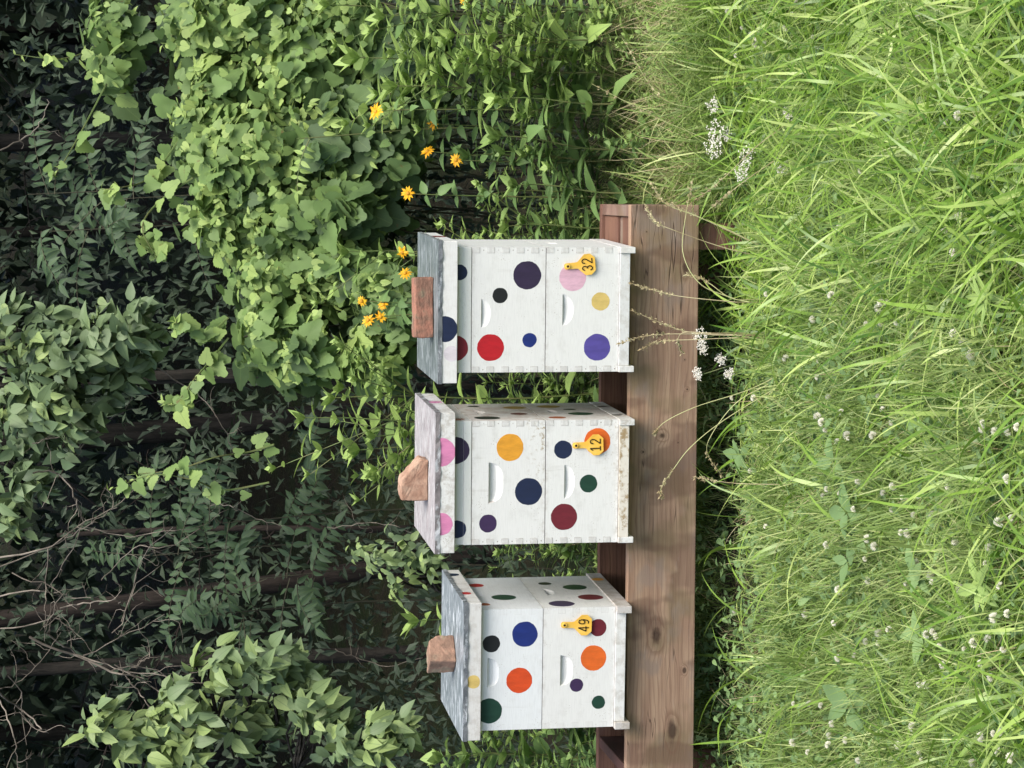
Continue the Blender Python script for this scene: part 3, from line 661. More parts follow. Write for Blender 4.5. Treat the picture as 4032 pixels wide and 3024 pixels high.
# ------------------------------------------------------------------ trees of the wood behind
def branchy(mb, p0, dirv, L, r, depth, gnarl=.22, mat=0, tips=None):
    pts = [np.array(p0, float)]; d = nrm(np.array(dirv, float)); n = 7
    for i in range(n): d = nrm(d+rv(1, gnarl)[0]); pts.append(pts[-1]+d*L/n)
    tube(mb, pts, r, r*.45, 5 if depth else 4, mat=mat)
    if tips is not None: tips.append(pts[-1])
    if depth:
        for k in range(R.integers(2, 5)):
            i = R.integers(2, n); q = nrm(d+rv(1, .8)[0]); branchy(mb, pts[i], q, L*R.uniform(.4, .65), r*.5, depth-1, gnarl, mat, tips)
TR = [(575, 105, 14.5, 0, BARK, 'broad brown trunk in the dark at the upper right, behind the curled vine tips'),
 (905, 60, 16, .02, BARK, 'dim trunk in the dark wood above the thicket'),
 (1690, 120, 15, .05, BARK, 'thick shaded trunk above the hive tagged 12'),
 (2072, 40, 12, .01, BARK2, 'slim straight reddish dead trunk above the left lid end of the hive tagged 12'),
 (2300, 95, 13, .14, BARK2, 'thick leaning trunk behind the gap between the hives tagged 49 and 12'),
 (2590, 75, 13, .05, BARK, 'trunk rising behind the brick of the hive tagged 49'),
 (2880, 90, 15, -.04, BARK, 'dark trunk at the left edge behind the lance-leaved branch'),
 (120, 70, 16.5, 0, BARK, 'dark trunk at the far right edge of the wood')]
for k, (py, wpx, Y, lean, bm, lab) in enumerate(TR):
    c = at(1400, py, Y); g = float(gz(c[0], Y)); hgt = R.uniform(5.5, 7) if py != 2072 else 2.35
    root = empty('tree', (c[0], Y, g), label=lab, cat='tree', group='trees of the shaded wood')
    r = wpx*.75*Y/F/2; n = 12; t = np.linspace(0, 1, n)
    px_ = np.stack([lean*hgt*(t-.25)*-1+(.03 if hgt > 3 else .012)*np.sin(t*7+k), .1*np.sin(t*5+k), t*hgt], -1); px_[0, 2] = -.2
    s = MB(); tube(s, px_, r*1.15, r*.6, 12, rough=.05)
    b = s; tips = []
    for j in range(7 if hgt > 3 else 2): branchy(b, px_[6+j % 5], (R.normal(), R.normal(), .5), R.uniform(1.2, 2)*(hgt/6), r*.35, 1, tips=tips)
    for j in range(5): branchy(b, px_[R.integers(2, 5)], (R.normal(), R.normal()-.4, .3), R.uniform(.5, 1.1), r*.12, 1)
    s.build('trunk', bm, root, smooth=True)
    if hgt < 3: continue
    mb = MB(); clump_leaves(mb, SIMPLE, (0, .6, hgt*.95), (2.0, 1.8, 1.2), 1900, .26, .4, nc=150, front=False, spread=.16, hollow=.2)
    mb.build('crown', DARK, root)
# trees added around the frame so their unseen crowns darken the understorey
for k, (x, y) in enumerate([(-3.2, 12), (3.0, 12.2), (-3.6, 15.5), (3.8, 16), (0, 19.5), (-2.6, 19), (2.8, 19.5), (-5, 19), (5, 20)]):
    g = float(gz(x, y)); root = empty('tree', (x, y, g), label='tree added to the wood so that its crown overhead darkens the understorey', cat='tree', group='canopy trees added to shade the wood')
    small = y < 12.5 and abs(x) < 2
    s = MB(); hg = 6.5
    if not small or True:
        pth = np.array([(0, 0, -.2), (.05, 0, 2), (-.05, .05, 4.2), (0, 0, 5.6)]); tube(s, smoothpath(pth, 10), .11 if not small else .035, .05 if not small else .02, 10, rough=.05); s.build('trunk', BARK, root, smooth=True)
    mb = MB(); zc = 5.2
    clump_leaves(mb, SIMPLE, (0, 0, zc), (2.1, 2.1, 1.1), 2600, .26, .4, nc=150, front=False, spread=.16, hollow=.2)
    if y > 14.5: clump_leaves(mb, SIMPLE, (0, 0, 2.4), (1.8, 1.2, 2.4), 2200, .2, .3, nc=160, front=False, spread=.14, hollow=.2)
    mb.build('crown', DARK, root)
# far leaf mass deep in the wood: nobody could count it
def far():
    mb = MB()
    for (y0, y1, n, sz, zt) in ((9.75, 10.35, 4200, .06, 1.0), (10.35, 11.4, 7000, .055, 1.15), (11.2, 11.9, 4800, .06, 2.5), (11.9, 12.5, 4800, .06, 3.0), (12.2, 14, 6500, .085, 3.4), (14, 17, 8000, .11, 4.4), (17, 22, 9000, .17, 6.5)):
        y = R.uniform(y0, y1, n); x = R.uniform(-.42, .42, n)*y*.6; x = x*1.25
        z = gz(x, y)+R.uniform(0, 1, n)**.9*zt
        k = np.sin(x*2.3+y)*np.sin(z*2.9+x*1.7+y*2.1)+.35*np.sin(x*7+z*6)
        keep = k > -.5 if y0 < 12 else k > -.25 if y0 < 17 else k > -2
        p = np.stack([x, y, z], -1)[keep]; m = len(p)
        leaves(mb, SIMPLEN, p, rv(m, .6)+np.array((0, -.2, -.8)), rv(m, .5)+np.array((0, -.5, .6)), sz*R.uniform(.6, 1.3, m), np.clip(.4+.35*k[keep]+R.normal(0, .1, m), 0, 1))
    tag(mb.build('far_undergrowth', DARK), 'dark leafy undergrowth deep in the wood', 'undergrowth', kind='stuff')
far()
# ------------------------------------------------------------------ young trees with feather leaves in the shade
def frond(mb, s, p0, d, L, npair, lsz, tint):
    t = np.linspace(0, 1, npair+1); d = nrm(np.array(d, float)); pts = p0+d*L*t[:, None]; pts[:, 2] -= .25*L*t**2
    tube(s, pts, .0028, .001, 4)
    side = nrm(np.cross(d, (0, -.6, .6)))
    for sg in (-1, 1):
        leaves(mb, LANCE, pts[1:], np.repeat((side*sg+d*.35+np.array((0, 0, -.35)))[None], npair, 0)+rv(npair, .18), np.array((0, -.65, .55))+rv(npair, .3), lsz*(1-.35*np.abs(t[1:]-.5)*2)*1., np.clip(tint+R.normal(0, .1, npair), 0, 1))
    leaves(mb, LANCE, pts[-1:], d[None], np.array([(0, -.6, .6)]), [lsz], [tint])
SP = [(480, 1130, 11.0, 11, 330, 'feather-leaved sapling in shade above the hive tagged 12'), (560, 1250, 10.9, 10, 300, 'feather-leaved sapling left of the slim reddish trunk'),
 (430, 1330, 11.1, 11, 300, 'feather-leaved sapling behind the dead twigs'), (330, 1200, 11.2, 10, 300, 'high feather-leaved sapling among the grey twigs'),
 (100, 500, 11.0, 8, 300, 'feather-leaved sapling high at the upper right beside the broad brown trunk'), (60, 420, 11.1, 7, 300, 'drooping feather-leaved sapling top at the upper frame edge'),
 (640, 300, 9.45, 3, 60, 'young feather-leaved sprout standing out of the grape leaves'), (640, 1010, 11.0, 9, 300, 'feather-leaved sapling behind the brick of the hive tagged 12'),
 (250, 430, 11, 8, 300, 'shaded feather-leaved sapling beside the thicket rim')]
for (x, y, Y, nf, sp_, lab) in SP:
    c = dat(x, y, Y); g = float(gz(c[0], Y)); root = empty('sapling', (c[0], Y, g), label=lab, cat='sapling', group='feather-leaved saplings')
    top = np.array((0, 0, c[2]-g)); s = MB(); tube(s, smoothpath([(0, 0, -.05), top*.5+np.array((.05, 0, 0)), top], 8), .006, .002, 5); mb = MB()
    for j in range(int(nf*.6)):
        a = R.uniform(0, 2*math.pi); p0 = top*np.array((1, 1, R.uniform(.82, 1.05))); d = (math.cos(a), math.sin(a)*.5-.3, R.uniform(-.1, .6))
        frond(mb, s, p0, d, R.uniform(.3, .5) if sp_ > 100 else .24, 9 if sp_ > 100 else 7, .085 if sp_ > 100 else .055, .5 if sp_ > 100 else 1.)
    s.build('stem', STEMB if sp_ > 100 else STEM, root); mb.build('foliage', SHADE2 if sp_ > 100 else FORB, root)
# ------------------------------------------------------------------ box elder branches
def elder(name, base, sprays, trunkpts, lab, tint, sc_=.088, dens=.8, grp='leafy box elders at the wood edge', limb=.022):
    root = empty(name, base, label=lab, cat='tree', group=grp); base = np.array(base, float)
    s = MB(); tube(s, smoothpath([np.array(q) for q in trunkpts], 12), .05, .02, 8, rough=.05)
    mb = MB(); tp = np.array(trunkpts[-1], float)
    for (x, y, a, b, Y, hub) in sprays:
        c = dat(x, y, Y)-base; r = (S(b, Y), .2, S(a, Y)); n = int(dens*a*b/30)
        cc = clump_leaves(mb, WIDE, c, r, n, sc_, tint, nc=max(8, n//8), spread=.17, droop=.35, up=.7, hollow=.35)
        h0 = dat(*hub)-base
        for q in cc[::2]: tube(s, smoothpath([h0, (h0+c)/2+rv(1, .04)[0], c*.6+q*.4, q], 8), .007, .0018, 4)
        tube(s, smoothpath([tp, (tp+h0)/2+np.array((0, 0, .12)), h0], 8), limb, .007, 5)
    s.build('limbs', BARK, root); mb.build('foliage', ELDER, root)
ta = (-.05, 10.9)
elder('box_elder', (ta[0], ta[1], float(gz(*ta))), [(55, 730, 90, 75, 10.2, (-60, 800, 10.5)), (150, 790, 100, 90, 10.1, (-40, 820, 10.5)), (255, 720, 75, 65, 10.05, (60, 800, 10.3)), (140, 900, 85, 70, 10.1, (-20, 860, 10.5)), (50, 900, 90, 90, 10.3, (-60, 880, 10.6)), (290, 690, 45, 40, 10., (200, 760, 10.2)), (250, 810, 60, 55, 10.15, (60, 830, 10.3)), (50, 1030, 65, 45, 10.2, (-60, 960, 10.5)), (20, 1120, 40, 35, 10.2, (-60, 1050, 10.5))],
      [(0, 0, -.1), (.1, 0, 1.6), (0, -.1, 3.2)], 'grey-green leafy branch hanging from above over the gap between the hives tagged 12 and 32', .42)
tb = (-1.95, 10.0)
elder('box_elder', (tb[0], tb[1], float(gz(*tb))), [(230, 1570, 60, 45, 9.7, (330, 1660, 9.9)), (310, 1590, 70, 50, 9.75, (380, 1660, 9.9)), (400, 1520, 75, 45, 9.7, (430, 1620, 9.8)), (470, 1440, 60, 42, 9.65, (470, 1550, 9.7)), (380, 1620, 90, 45, 9.8, (420, 1680, 9.9)), (560, 1420, 60, 40, 9.7, (540, 1520, 9.8)), (620, 1450, 60, 45, 9.75, (600, 1560, 9.8)), (520, 1560, 80, 60, 9.9, (540, 1640, 9.9)), (660, 1540, 90, 70, 9.7, (640, 1660, 9.8)), (800, 1600, 90, 60, 9.5, (780, 1680, 9.7))],
      [(0, 0, -.1), (.05, 0, .8), (-.02, 0, 1.7)], 'bright leafy branch leaning in from the left edge above the hive tagged 49', .70)
tc = (-.92, 9.6)
elder('shrub', (tc[0], tc[1], float(gz(*tc))), [(790, 1190, 45, 30, 9.3, (900, 1230, 9.4)), (850, 1200, 45, 40, 9.25, (930, 1230, 9.4)), (900, 1215, 40, 40, 9.25, (960, 1230, 9.4)), (860, 1260, 30, 30, 9.3, (930, 1250, 9.4))],
      [(0, 0, -.1), (.02, 0, .3), (0, -.05, .5)], 'slender pale-leaved shrub rising between the hives tagged 49 and 12', .72, .05, 1., 'shrubs behind the stand', .009)
# ------------------------------------------------------------------ dead branches
DB = [([(-40, 2200), (190, 2155), (320, 2060), (450, 1998), (560, 1900)], .007, 'long pale dead twig curving down from the top left'),
 ([(-40, 2250), (200, 2150), (330, 2075), (460, 2000)], .006, 'dead twig close beside the long pale curving one'),
 ([(290, 1960), (325, 2060), (250, 2220), (190, 2320)], .006, 'dead twig forking across the long pale curving ones'),
 ([(190, 2160), (180, 2320), (175, 2420), (175, 2520)], .005, 'dead twig lying level under the forked one'),
 ([(-40, 2345), (160, 2325), (260, 2350), (360, 2355)], .007, 'pale blunt-ended dead stick near the upper left'),
 ([(240, 2395), (350, 2370), (440, 2365), (500, 2367)], .007, 'pale dead stick with a cut end pointing down'),
 ([(-40, 2478), (170, 2450), (230, 2360), (270, 2330)], .006, 'pale upright dead twig with a white tip'),
 ([(150, 2410), (230, 2440), (300, 2500), (260, 2530)], .006, 'short hooked pale dead twig'),
 ([(110, 2510), (290, 2580), (440, 2645), (540, 2670), (620, 2720), (670, 2760)], .010, 'thick mossy dead branch drooping to the leafy left branch'),
 ([(180, 2490), (300, 2575), (420, 2620), (560, 2670)], .008, 'dead branch running along the thick mossy one'),
 ([(440, 2645), (550, 2610), (590, 2560), (540, 2460)], .006, 'hook-shaped dead twig curling from the mossy branch'),
 ([(490, 2660), (560, 2740), (615, 2815)], .006, 'dead twig dropping from the mossy branch to the left leaves'),
 ([(-40, 2700), (80, 2790), (160, 2860), (185, 2880)], .009, 'rough dead branch at the upper left edge ending in stubs'),
 ([(-30, 2720), (60, 2690), (160, 2600), (240, 2490)], .005, 'thin dead twig crossing the mossy branch'),
 ([(330, 2075), (510, 2110), (670, 2090), (780, 2075), (900, 2000)], .0045, 'thin wavy dead twig reaching toward the reddish trunk'),
 ([(400, 2290), (460, 2220), (540, 2155), (670, 2150), (790, 2080)], .0045, 'thin kinked dead twig below the wavy one'),
 ([(-30, 2720), (50, 2880), (70, 3040)], .007, 'dead branch running along the left frame edge'),
 ([(235, 1880), (270, 1820), (390, 1690), (480, 1620), (550, 1535), (585, 1565)], .007, 'pale dead stick slanting below the grey-green branch'),
 ([(130, 1745), (240, 1715), (330, 1695)], .004, 'fine dead twig beside the grey-green branch'),
 ([(-30, 600), (100, 540), (170, 470), (195, 390)], .007, 'bent dead twig in front of the broad brown trunk'),
 ([(130, 1860), (230, 1865), (290, 1950), (310, 2030)], .008, 'thick dead branch crossing under the pale slanting stick'),
 ([(560, 1420), (760, 1540), (860, 1650), (930, 1800)], .006, 'brown arching bramble cane behind the thin vine leaves'),
 ([(830, 1990), (900, 1990), (1010, 2040), (1120, 2070)], .005, 'dark side twig of the reddish trunk'),
 ([(1290, 2080), (1500, 2060), (1640, 2110)], .004, 'thin dry twig behind the lid of the hive tagged 12'),
 ([(1320, 2560), (1400, 2590), (1530, 2620), (1660, 2590)], .005, 'thin dry twig behind the brick of the hive tagged 49')]
for k, (pts, r, lab) in enumerate(DB):
    Y = 9.9+.5*((k*7) % 5)/5; P = smoothpath([at(a, b, Y+R.normal()*.06) for a, b in pts], 16); P = P+rv(16, .0035); b0 = P[0].copy(); P = P-b0
    s = MB(); tube(s, P, r*.52, r*.2, 6, rough=.08)
    for j in range(4):
        i = R.integers(4, 15); dd = nrm(P[i]-P[i-1]+rv(1, .8)[0]); branchy(s, P[i], dd, R.uniform(.05, .18), r*.22, 1 if j < 1 else 0, .3)
    o = s.build('dead_branch', TWIG, loc=b0); tag(o, lab, 'branch', 'dead twigs in the dark wood')
# extra tangle of fine twigs hanging at the top left
s = MB()
for j in range(7):
    p = at(R.uniform(-80, 500), R.uniform(1950, 2950), R.uniform(10.2, 11)); branchy(s, p, (R.normal(), .2*R.normal(), -.6+R.normal()*.5), R.uniform(.3, .7), .0028, 1, .3)
tag(s.build('twig_tangle', TWIG), 'tangle of fine grey twigs behind the dead branches', 'twigs', kind='stuff')
# ------------------------------------------------------------------ tall leafy herbs
def herb_mesh(hgt, npair, lsz, tint, T=LANCE, lean=(0, 0), topsz=.5, branch=0, r=.005):
    s = MB(); mb = MB(); n = 10; t = np.linspace(0, 1, n)
    P = np.stack([lean[0]*t**1.5+.01*np.sin(t*9), lean[1]*t**1.5, hgt*t], -1); tube(s, P, r, r*.4, 5)
    def shoot(P, npair, lsz, tint, t0=.2):
        L = np.linspace(0, 1, len(P)); a0 = R.uniform(0, 6.28)
        for k in range(npair):
            tt = t0+(1-t0)*((k+.5)/npair)**.85; p = np.array([np.interp(tt, L, P[:, c]) for c in range(3)]); a = a0+k*1.571+R.normal()*.3
            sz_ = lsz*np.interp(tt, [0, .4, .8, 1], [.8, 1, .75, topsz*.7])
            for sg in (0, math.pi):
                d = np.array((math.cos(a+sg), math.sin(a+sg), R.uniform(.0, .7)+.6*tt*tt)); d = nrm(d)
                nn = np.array((-d[0]*d[2], -d[1]*d[2], 1.))+rv(1, .2)[0]
                leaves(mb, T, p[None], d[None], nn[None], [sz_*R.uniform(.8, 1.15)], [float(np.clip(tint+.35*(tt-.5)+R.normal()*.1, 0, 1))])
        q = 7; a = np.linspace(0, 6.28, q, endpoint=False); d = np.stack([np.cos(a)*.5, np.sin(a)*.5, np.ones(q)], -1)+rv(q, .15)
        leaves(mb, T, np.repeat(P[-1:], q, 0), d, np.stack([-np.cos(a), -np.sin(a), np.full(q, .6)], -1), lsz*topsz*R.uniform(.5, 1, q), np.clip(tint+.4, 0, 1))
    shoot(P, npair, lsz, tint)
    for b in range(branch):
        i = R.integers(4, 9); a = R.uniform(0, 6.28); L = hgt*R.uniform(.15, .32); d = np.array((math.cos(a)*.7, math.sin(a)*.7, .9)); Q = P[i]+d*L*np.linspace(0, 1, 6)[:, None]
        tube(s, Q, r*.5, r*.3, 4); shoot(Q, 4, lsz*.6, tint+.15, .3)
    return s, mb
HERB = [(715, 862, 9.05, 0, 9, .10, .85, LANCE, 'bright slim herb between the hives tagged 12 and 32, right of the tallest sprig'),
 (800, 945, 9.1, 0, 8, .10, .75, LANCE, 'leafy herb just behind the right lid corner of the hive tagged 12'),
(850, 185, 8.95, 0, 8, .13, .75, LANCE, 'long-leaved herb left of the tall one with an upright pale top'),
 (915, 140, 8.9, 0, 8, .12, .7, LANCE, 'long-leaved herb between the right edge and the flowers, leaves drooping'),
 (975, 75, 8.85, 0, 8, .11, .8, LANCE, 'glossy lance-leaved herb just above the rough grass at the right'),
 (1070, 215, 8.75, 0, 6, .10, .55, WIDE, 'herb with paired broad leaves in front of the straw'),
 (1060, 300, 8.8, 0, 6, .11, .3, WIDE, 'grey-green herb with paired leaves below the lowest yellow flower'),
 (1110, 400, 8.65, 0, 5, .10, .3, WIDE, 'low grey-green herb beside the end of the stand'),
 (1090, 490, 8.75, 0, 5, .08, .5, WIDE, 'small herb behind the rear corner of the stand'),
(770, 122, 9.15, 1.35, 10, .15, .55, LANCE, 'tall lance-leaved herb with an upright pale top, right of the topmost yellow flower'),
 (820, 40, 9.2, 1.2, 9, .12, .5, LANCE, 'lance-leaved herb near the right edge with feathery side shoots'),
 (900, 90, 9.1, 1.1, 9, .10, .6, LANCE, 'bushy lance-leaved herb below the tall one at the right'),
 (960, 30, 9.2, 1., 9, .11, .45, LANCE, 'lance-leaved herb at the right edge behind the bright small-leaved one'),
 (1010, 150, 9.0, .8, 9, .12, .5, LANCE, 'broad low herb with drooping leaves right of the flowers'),
 (1045, 90, 8.95, .8, 9, .06, .95, LANCE, 'bright yellow-green small-leaved herb low at the right'),
 (1120, 120, 8.9, .5, 8, .06, .9, LANCE, 'small bright herb at the foot of the tall stems'),
 (650, 905, 9.0, 1.3, 11, .12, 1.0, LANCE, 'tall bright herb rising behind the lid of the hive tagged 12'),
 (770, 975, 9.4, 1.1, 7, .14, .45, WIDE, 'broad-leaved herb behind the wedge-shaped brick'),
 (810, 1030, 9.45, 1.1, 7, .12, .4, WIDE, 'drooping broad-leaved herb left of the wedge-shaped brick'),
 (890, 1340, 9.25, 1., 9, .11, .7, LANCE, 'spiky-leaved herb behind the brick of the hive tagged 49'),
 (745, 545, 9.25, 1.2, 8, .10, .6, LANCE, 'slim herb rising right of the lid of the hive tagged 32'),
 (930, 240, 9.2, .9, 8, .09, .35, WIDE, 'blue-green herb under the pair of yellow flowers'),
 (1000, 340, 9.1, .8, 7, .10, .2, WIDE, 'grey-green broad-leaved herb near the lowest yellow flower'),
 (1050, 420, 9.0, .7, 6, .10, .2, WIDE, 'grey-green herb right above the end of the stand'),
 (1080, 330, 8.95, .6, 5, .10, .25, WIDE, 'low grey-green herb among the straw right of the stand'),
 (1130, 250, 8.9, .5, 6, .09, .3, WIDE, 'low herb with heart-like leaves in the straw'),
 (700, 15, 9.4, 1.3, 9, .12, .5, LANCE, 'tall herb at the very right edge before the grape leaves'),
 (1010, 1640, 9.1, .9, 8, .1, .6, LANCE, 'herb at the left edge beside the hive tagged 49'),
 (940, 1630, 9.2, .9, 8, .12, .4, WIDE, 'broad-leaved herb at the left edge behind the stand'),
 (1150, 20, 8.9, .6, 8, .09, .6, LANCE, 'low lance-leaved herb at the right edge over the grass')]
for (x, y, Y, _, npair, lsz, tint, T, lab) in HERB:
    c = dat(x, y, Y); g = float(gz(c[0], Y)); hg = c[2]-g; lx = R.normal()*.05
    root = empty('leafy_herb', (c[0]-lx, Y, g-.02), label=lab, cat='plant', group='leafy herbs behind the stand')
    s, mb = herb_mesh(hg, int(npair*1.25), lsz*1.5, tint+.08, T, (lx, R.normal()*.04), .6, 5 if tint > .45 and T is LANCE else 1)
    s.build('stem', STEM, root); mb.build('foliage', FORB, root)
# smaller weeds standing close behind the stand, copies of six kinds
protos = []
for k in range(7):
    root = empty('weed', label='leafy green weed crowded close behind the timber stand', cat='plant', group='weeds crowded behind the stand')
    s, mb = herb_mesh(.55+.05*k, 12, (.12, .12, .10, .13, .13, .11, .09)[k], (.5, .35, .7, .3, .6, .45, .8)[k], (LANCE, WIDE, LANCE, WIDE, NARROW, WIDE, LANCE)[k], (R.normal()*.06, -.03), .6, 3, .004)
    s.build('stem', STEM, root); mb.build('foliage', FORB, root); protos.append(root)
used = set()
def place(pr, loc, rz, sc_):
    if pr.name not in used:
        used.add(pr.name); o = pr
    else:
        o = pr.copy(); COL.objects.link(o)
        for ch in pr.children:
            c = ch.copy(); COL.objects.link(c); c.parent = o
    o.location = loc; o.rotation_euler = (0, 0, rz); o.scale = (sc_,)*3
    return o
for k in range(120):
    x = R.uniform(-1.75, .55); y = R.uniform(8.75, 9.5); place(protos[k % 7], (x, y, float(gz(x, y))-.03), R.uniform(0, 6.28), R.uniform(.75, 1.15)*(.95 if x > -.6 else .8))
for k in range(44):
    x = R.uniform(.66, 1.8); y = R.uniform(8.0, 9.2); place(protos[k % 7], (x, y, float(gz(x, y))-.03), R.uniform(0, 6.28), R.uniform(.28, .55))
for k in range(26):
    x = R.uniform(.45, 1.75); y = R.uniform(9.35, 9.8); place(protos[k % 7], (x, y, float(gz(x, y))-.03), R.uniform(0, 6.28), R.uniform(.45, .95))
# ------------------------------------------------------------------ yellow flowers
def flower(parent, p, nrm_, r=.027, tint=.5):
    mb = MB(); n = 12; z = nrm(np.array(nrm_, float)); a = nrm(np.cross(z, (.2, .3, .9))); b = np.cross(z, a); th = np.linspace(0, 2*math.pi, n, endpoint=False)+R.normal(0, .1, n)
    d = np.cos(th)[:, None]*a+np.sin(th)[:, None]*b+z*R.uniform(-.1, .25, (n, 1))
    leaves(mb, T_lance(.2, .15, .05), np.repeat(p[None], n, 0)+d*.004, d, np.repeat(z[None], n, 0)+rv(n, .15), r*R.uniform(.85, 1.1, n), .5)
    f = mb.build('flower', PETAL, parent)
    m = MB(); V = []; Fq = []
    for j, (rr, hh) in enumerate(((.008, 0), (.0075, .004), (.004, .0065))):
        for t in np.linspace(0, 2*math.pi, 8, endpoint=False): V.append(p+z*hh+(math.cos(t)*a+math.sin(t)*b)*rr)
    for j in (0, 1):
        for i in range(8): Fq.append((j*8+i, j*8+(i+1) % 8, j*8+8+(i+1) % 8, j*8+8+i))
    m.add(V, Fq+[tuple(range(16, 24))]); m.build('disc', DISC, f)
FL = [(812, 241, .033, 'topmost yellow daisy flower standing alone before the dark big leaf'), (936, 268, .023, 'yellow daisy seen from the side, lower right of the topmost one'), (923, 327, .026, 'yellow daisy facing out, middle of the three at the right'),
 (985, 346, .024, 'lowest yellow daisy, open to the camera, right of the hives'), (881, 418, .025, 'yellow daisy alone above the right end of the stand'), (869, 545, .022, 'yellow daisy right of the lid of the hive tagged 32, further from the brick'),
 (875, 590, .025, 'yellow daisy right of the lid of the hive tagged 32, nearer the brick'), (781, 650, .018, 'small yellow daisy, highest of the five above the red brick'), (827, 659, .021, 'yellow daisy right above the red brick, closest to it on the right'),
 (822, 684, .021, 'yellow daisy right above the red brick, middle of three'), (795, 692, .024, 'biggest yellow daisy of the group above the red brick'), (1003, -2, .020, 'yellow daisy cut by the right frame edge')]
for (x, y, r, lab) in FL:
    Y = 9.0+R.uniform(-.1, .15); c = dat(x, y, Y); bx = c[0]+R.uniform(-.05, .05); g = float(gz(bx, Y+.1)); base = np.array((bx, Y+.1, g-.02))
    root = empty('yellow_daisy', base, label=lab, cat='flower', group='yellow daisies behind the stand'); q = c-base
    s = MB(); P = smoothpath([(0, 0, 0), q*np.array((.3, .6, .45)), q*np.array((.6, 1, .85)), q], 12); tube(s, P, .0035, .0016, 5); s.build('stem', STEM, root)
    mb = MB()
    for k in range(7):
        i = 3+k; a = k*1.57+R.normal()*.3
        for sg in (0, math.pi):
            d = np.array((math.cos(a+sg), math.sin(a+sg), .4)); leaves(mb, WIDE, P[i][None], d[None], np.array([(0, -.4, .8)])+rv(1, .2), [R.uniform(.04, .075)], [R.uniform(.2, .5)])
    mb.build('foliage', FORB, root)
    flower(root, q, (R.normal()*.35+.1, -.8, .55+R.normal()*.2), r)
# ------------------------------------------------------------------ grass
def in_view(p, mg=60):
    d = p-np.array((0, 0, CZ)); f = d@np.array(FW); u = d@np.array(RT)/f*F; v = d@np.array(UP)/f*F
    return (np.abs(u) < 1512+mg*4) & (v > -2016-mg*8)
def scatter(n, y0, y1, x0=None, x1=None):
    y = R.uniform(y0, y1, n); hw = y*.185+.1
    x = R.uniform(-1, 1, n)*hw if x0 is None else R.uniform(x0, x1, n)
    return np.stack([x, y, gz(x, y)-.01], -1)
def pxy(p):
    d = p-np.array((0, 0, CZ)); f = d@np.array(FW); return 2016-(d@np.array(UP))/f*F, 3024-(1512+(d@np.array(RT))/f*F)
def nz2(x, y, s=1.): return .5+.25*(np.sin(x*2.1*s+y*1.7*s)+np.sin(x*-3.3*s+y*2.9*s+1.3))*1.+.12*np.sin(x*9*s+y*7*s)
# short mixed turf everywhere
g = MB(); p = scatter(52000, 4.4, 9.0); q = nz2(p[:, 0], p[:, 1], 1.4)
_a, _b = pxy(p); kk = ~((_a > 2900) & (_b < 1500) & (R.uniform(0, 1, len(p)) < .45)); p = p[kk]; q = q[kk]; h = R.uniform(.04, .13, len(p))*(.65+.7*q)
p_under = (p[:, 1] > 7.25) & (p[:, 1] < 8.6) & (p[:, 0] < .65); h[p_under] *= .62
blades(g, p, h, R.uniform(0, 6.28, len(p)), R.uniform(.2, 1.05, len(p)), R.uniform(.0022, .0055, len(p)), 4, np.clip(R.normal(.42, .30, len(p)), 0, 1))
p = scatter(8000, 4.5, 7.35); blades(g, p, R.uniform(.12, .24, len(p)), R.normal(2.6, 1.2, len(p)), R.uniform(.3, 1., len(p)), R.uniform(.003, .005, len(p)), 6, np.clip(R.normal(.5, .2, len(p)), 0, 1))
# tufts
tc_ = scatter(430, 4.8, 7.4); k = np.repeat(np.arange(430), 26); p = tc_[k]+np.stack([R.normal(0, .022, len(k)), R.normal(0, .022, len(k)), np.zeros(len(k))], -1)
blades(g, p, R.uniform(.1, .26, len(p)), R.uniform(0, 6.28, len(p)), R.uniform(.15, .95, len(p)), R.uniform(.003, .006, len(p)), 6, np.clip(.5+R.normal(0, .2, 430)[k]+R.normal(0, .1, len(k)), 0, 1))
tag(g.build('grass', GRASS), 'short fine green grass around the stand', 'grass', kind='stuff')
# long wide-bladed grass on the right and nearer the camera
g = MB(); p = scatter(17000, 4.3, 8.3); a, b = pxy(p)
dens = np.clip((1500-b)/900, 0, 1)*np.clip((a-2750)/500, 0, 1); dens = np.maximum(dens, .05*(a > 2900)+.14*np.clip((a-3500)/500, 0, 1)); dens *= .4+1.9*nz2(p[:, 0], p[:, 1], 2.)
p = p[R.uniform(0, 1, len(p)) < dens]; n = len(p)
blades(g, p, R.uniform(.15, .38, n), R.normal(1.5, 2.3, n), R.uniform(.45, 1.12, n), R.uniform(.006, .0135, n), 10, np.clip(R.normal(.48, .30, n), 0, 1), curve=1.9, droop=.5)
p = scatter(3000, 4.3, 8.0); a, b = pxy(p); p = p[(b < 1900+R.normal(0, 250, len(b))) & (a > 2850)]; n = len(p)
blades(g, p, R.uniform(.18, .4, n), R.normal(1.5, 2.3, n), R.uniform(.8, 1.1, n), R.uniform(.006, .012, n), 12, np.clip(R.normal(.75, .2, n), 0, 1), curve=1.6, droop=1.15)
tag(g.build('long_grass', LONG), 'long arching wide-bladed grass in the near right corner', 'grass', kind='stuff')
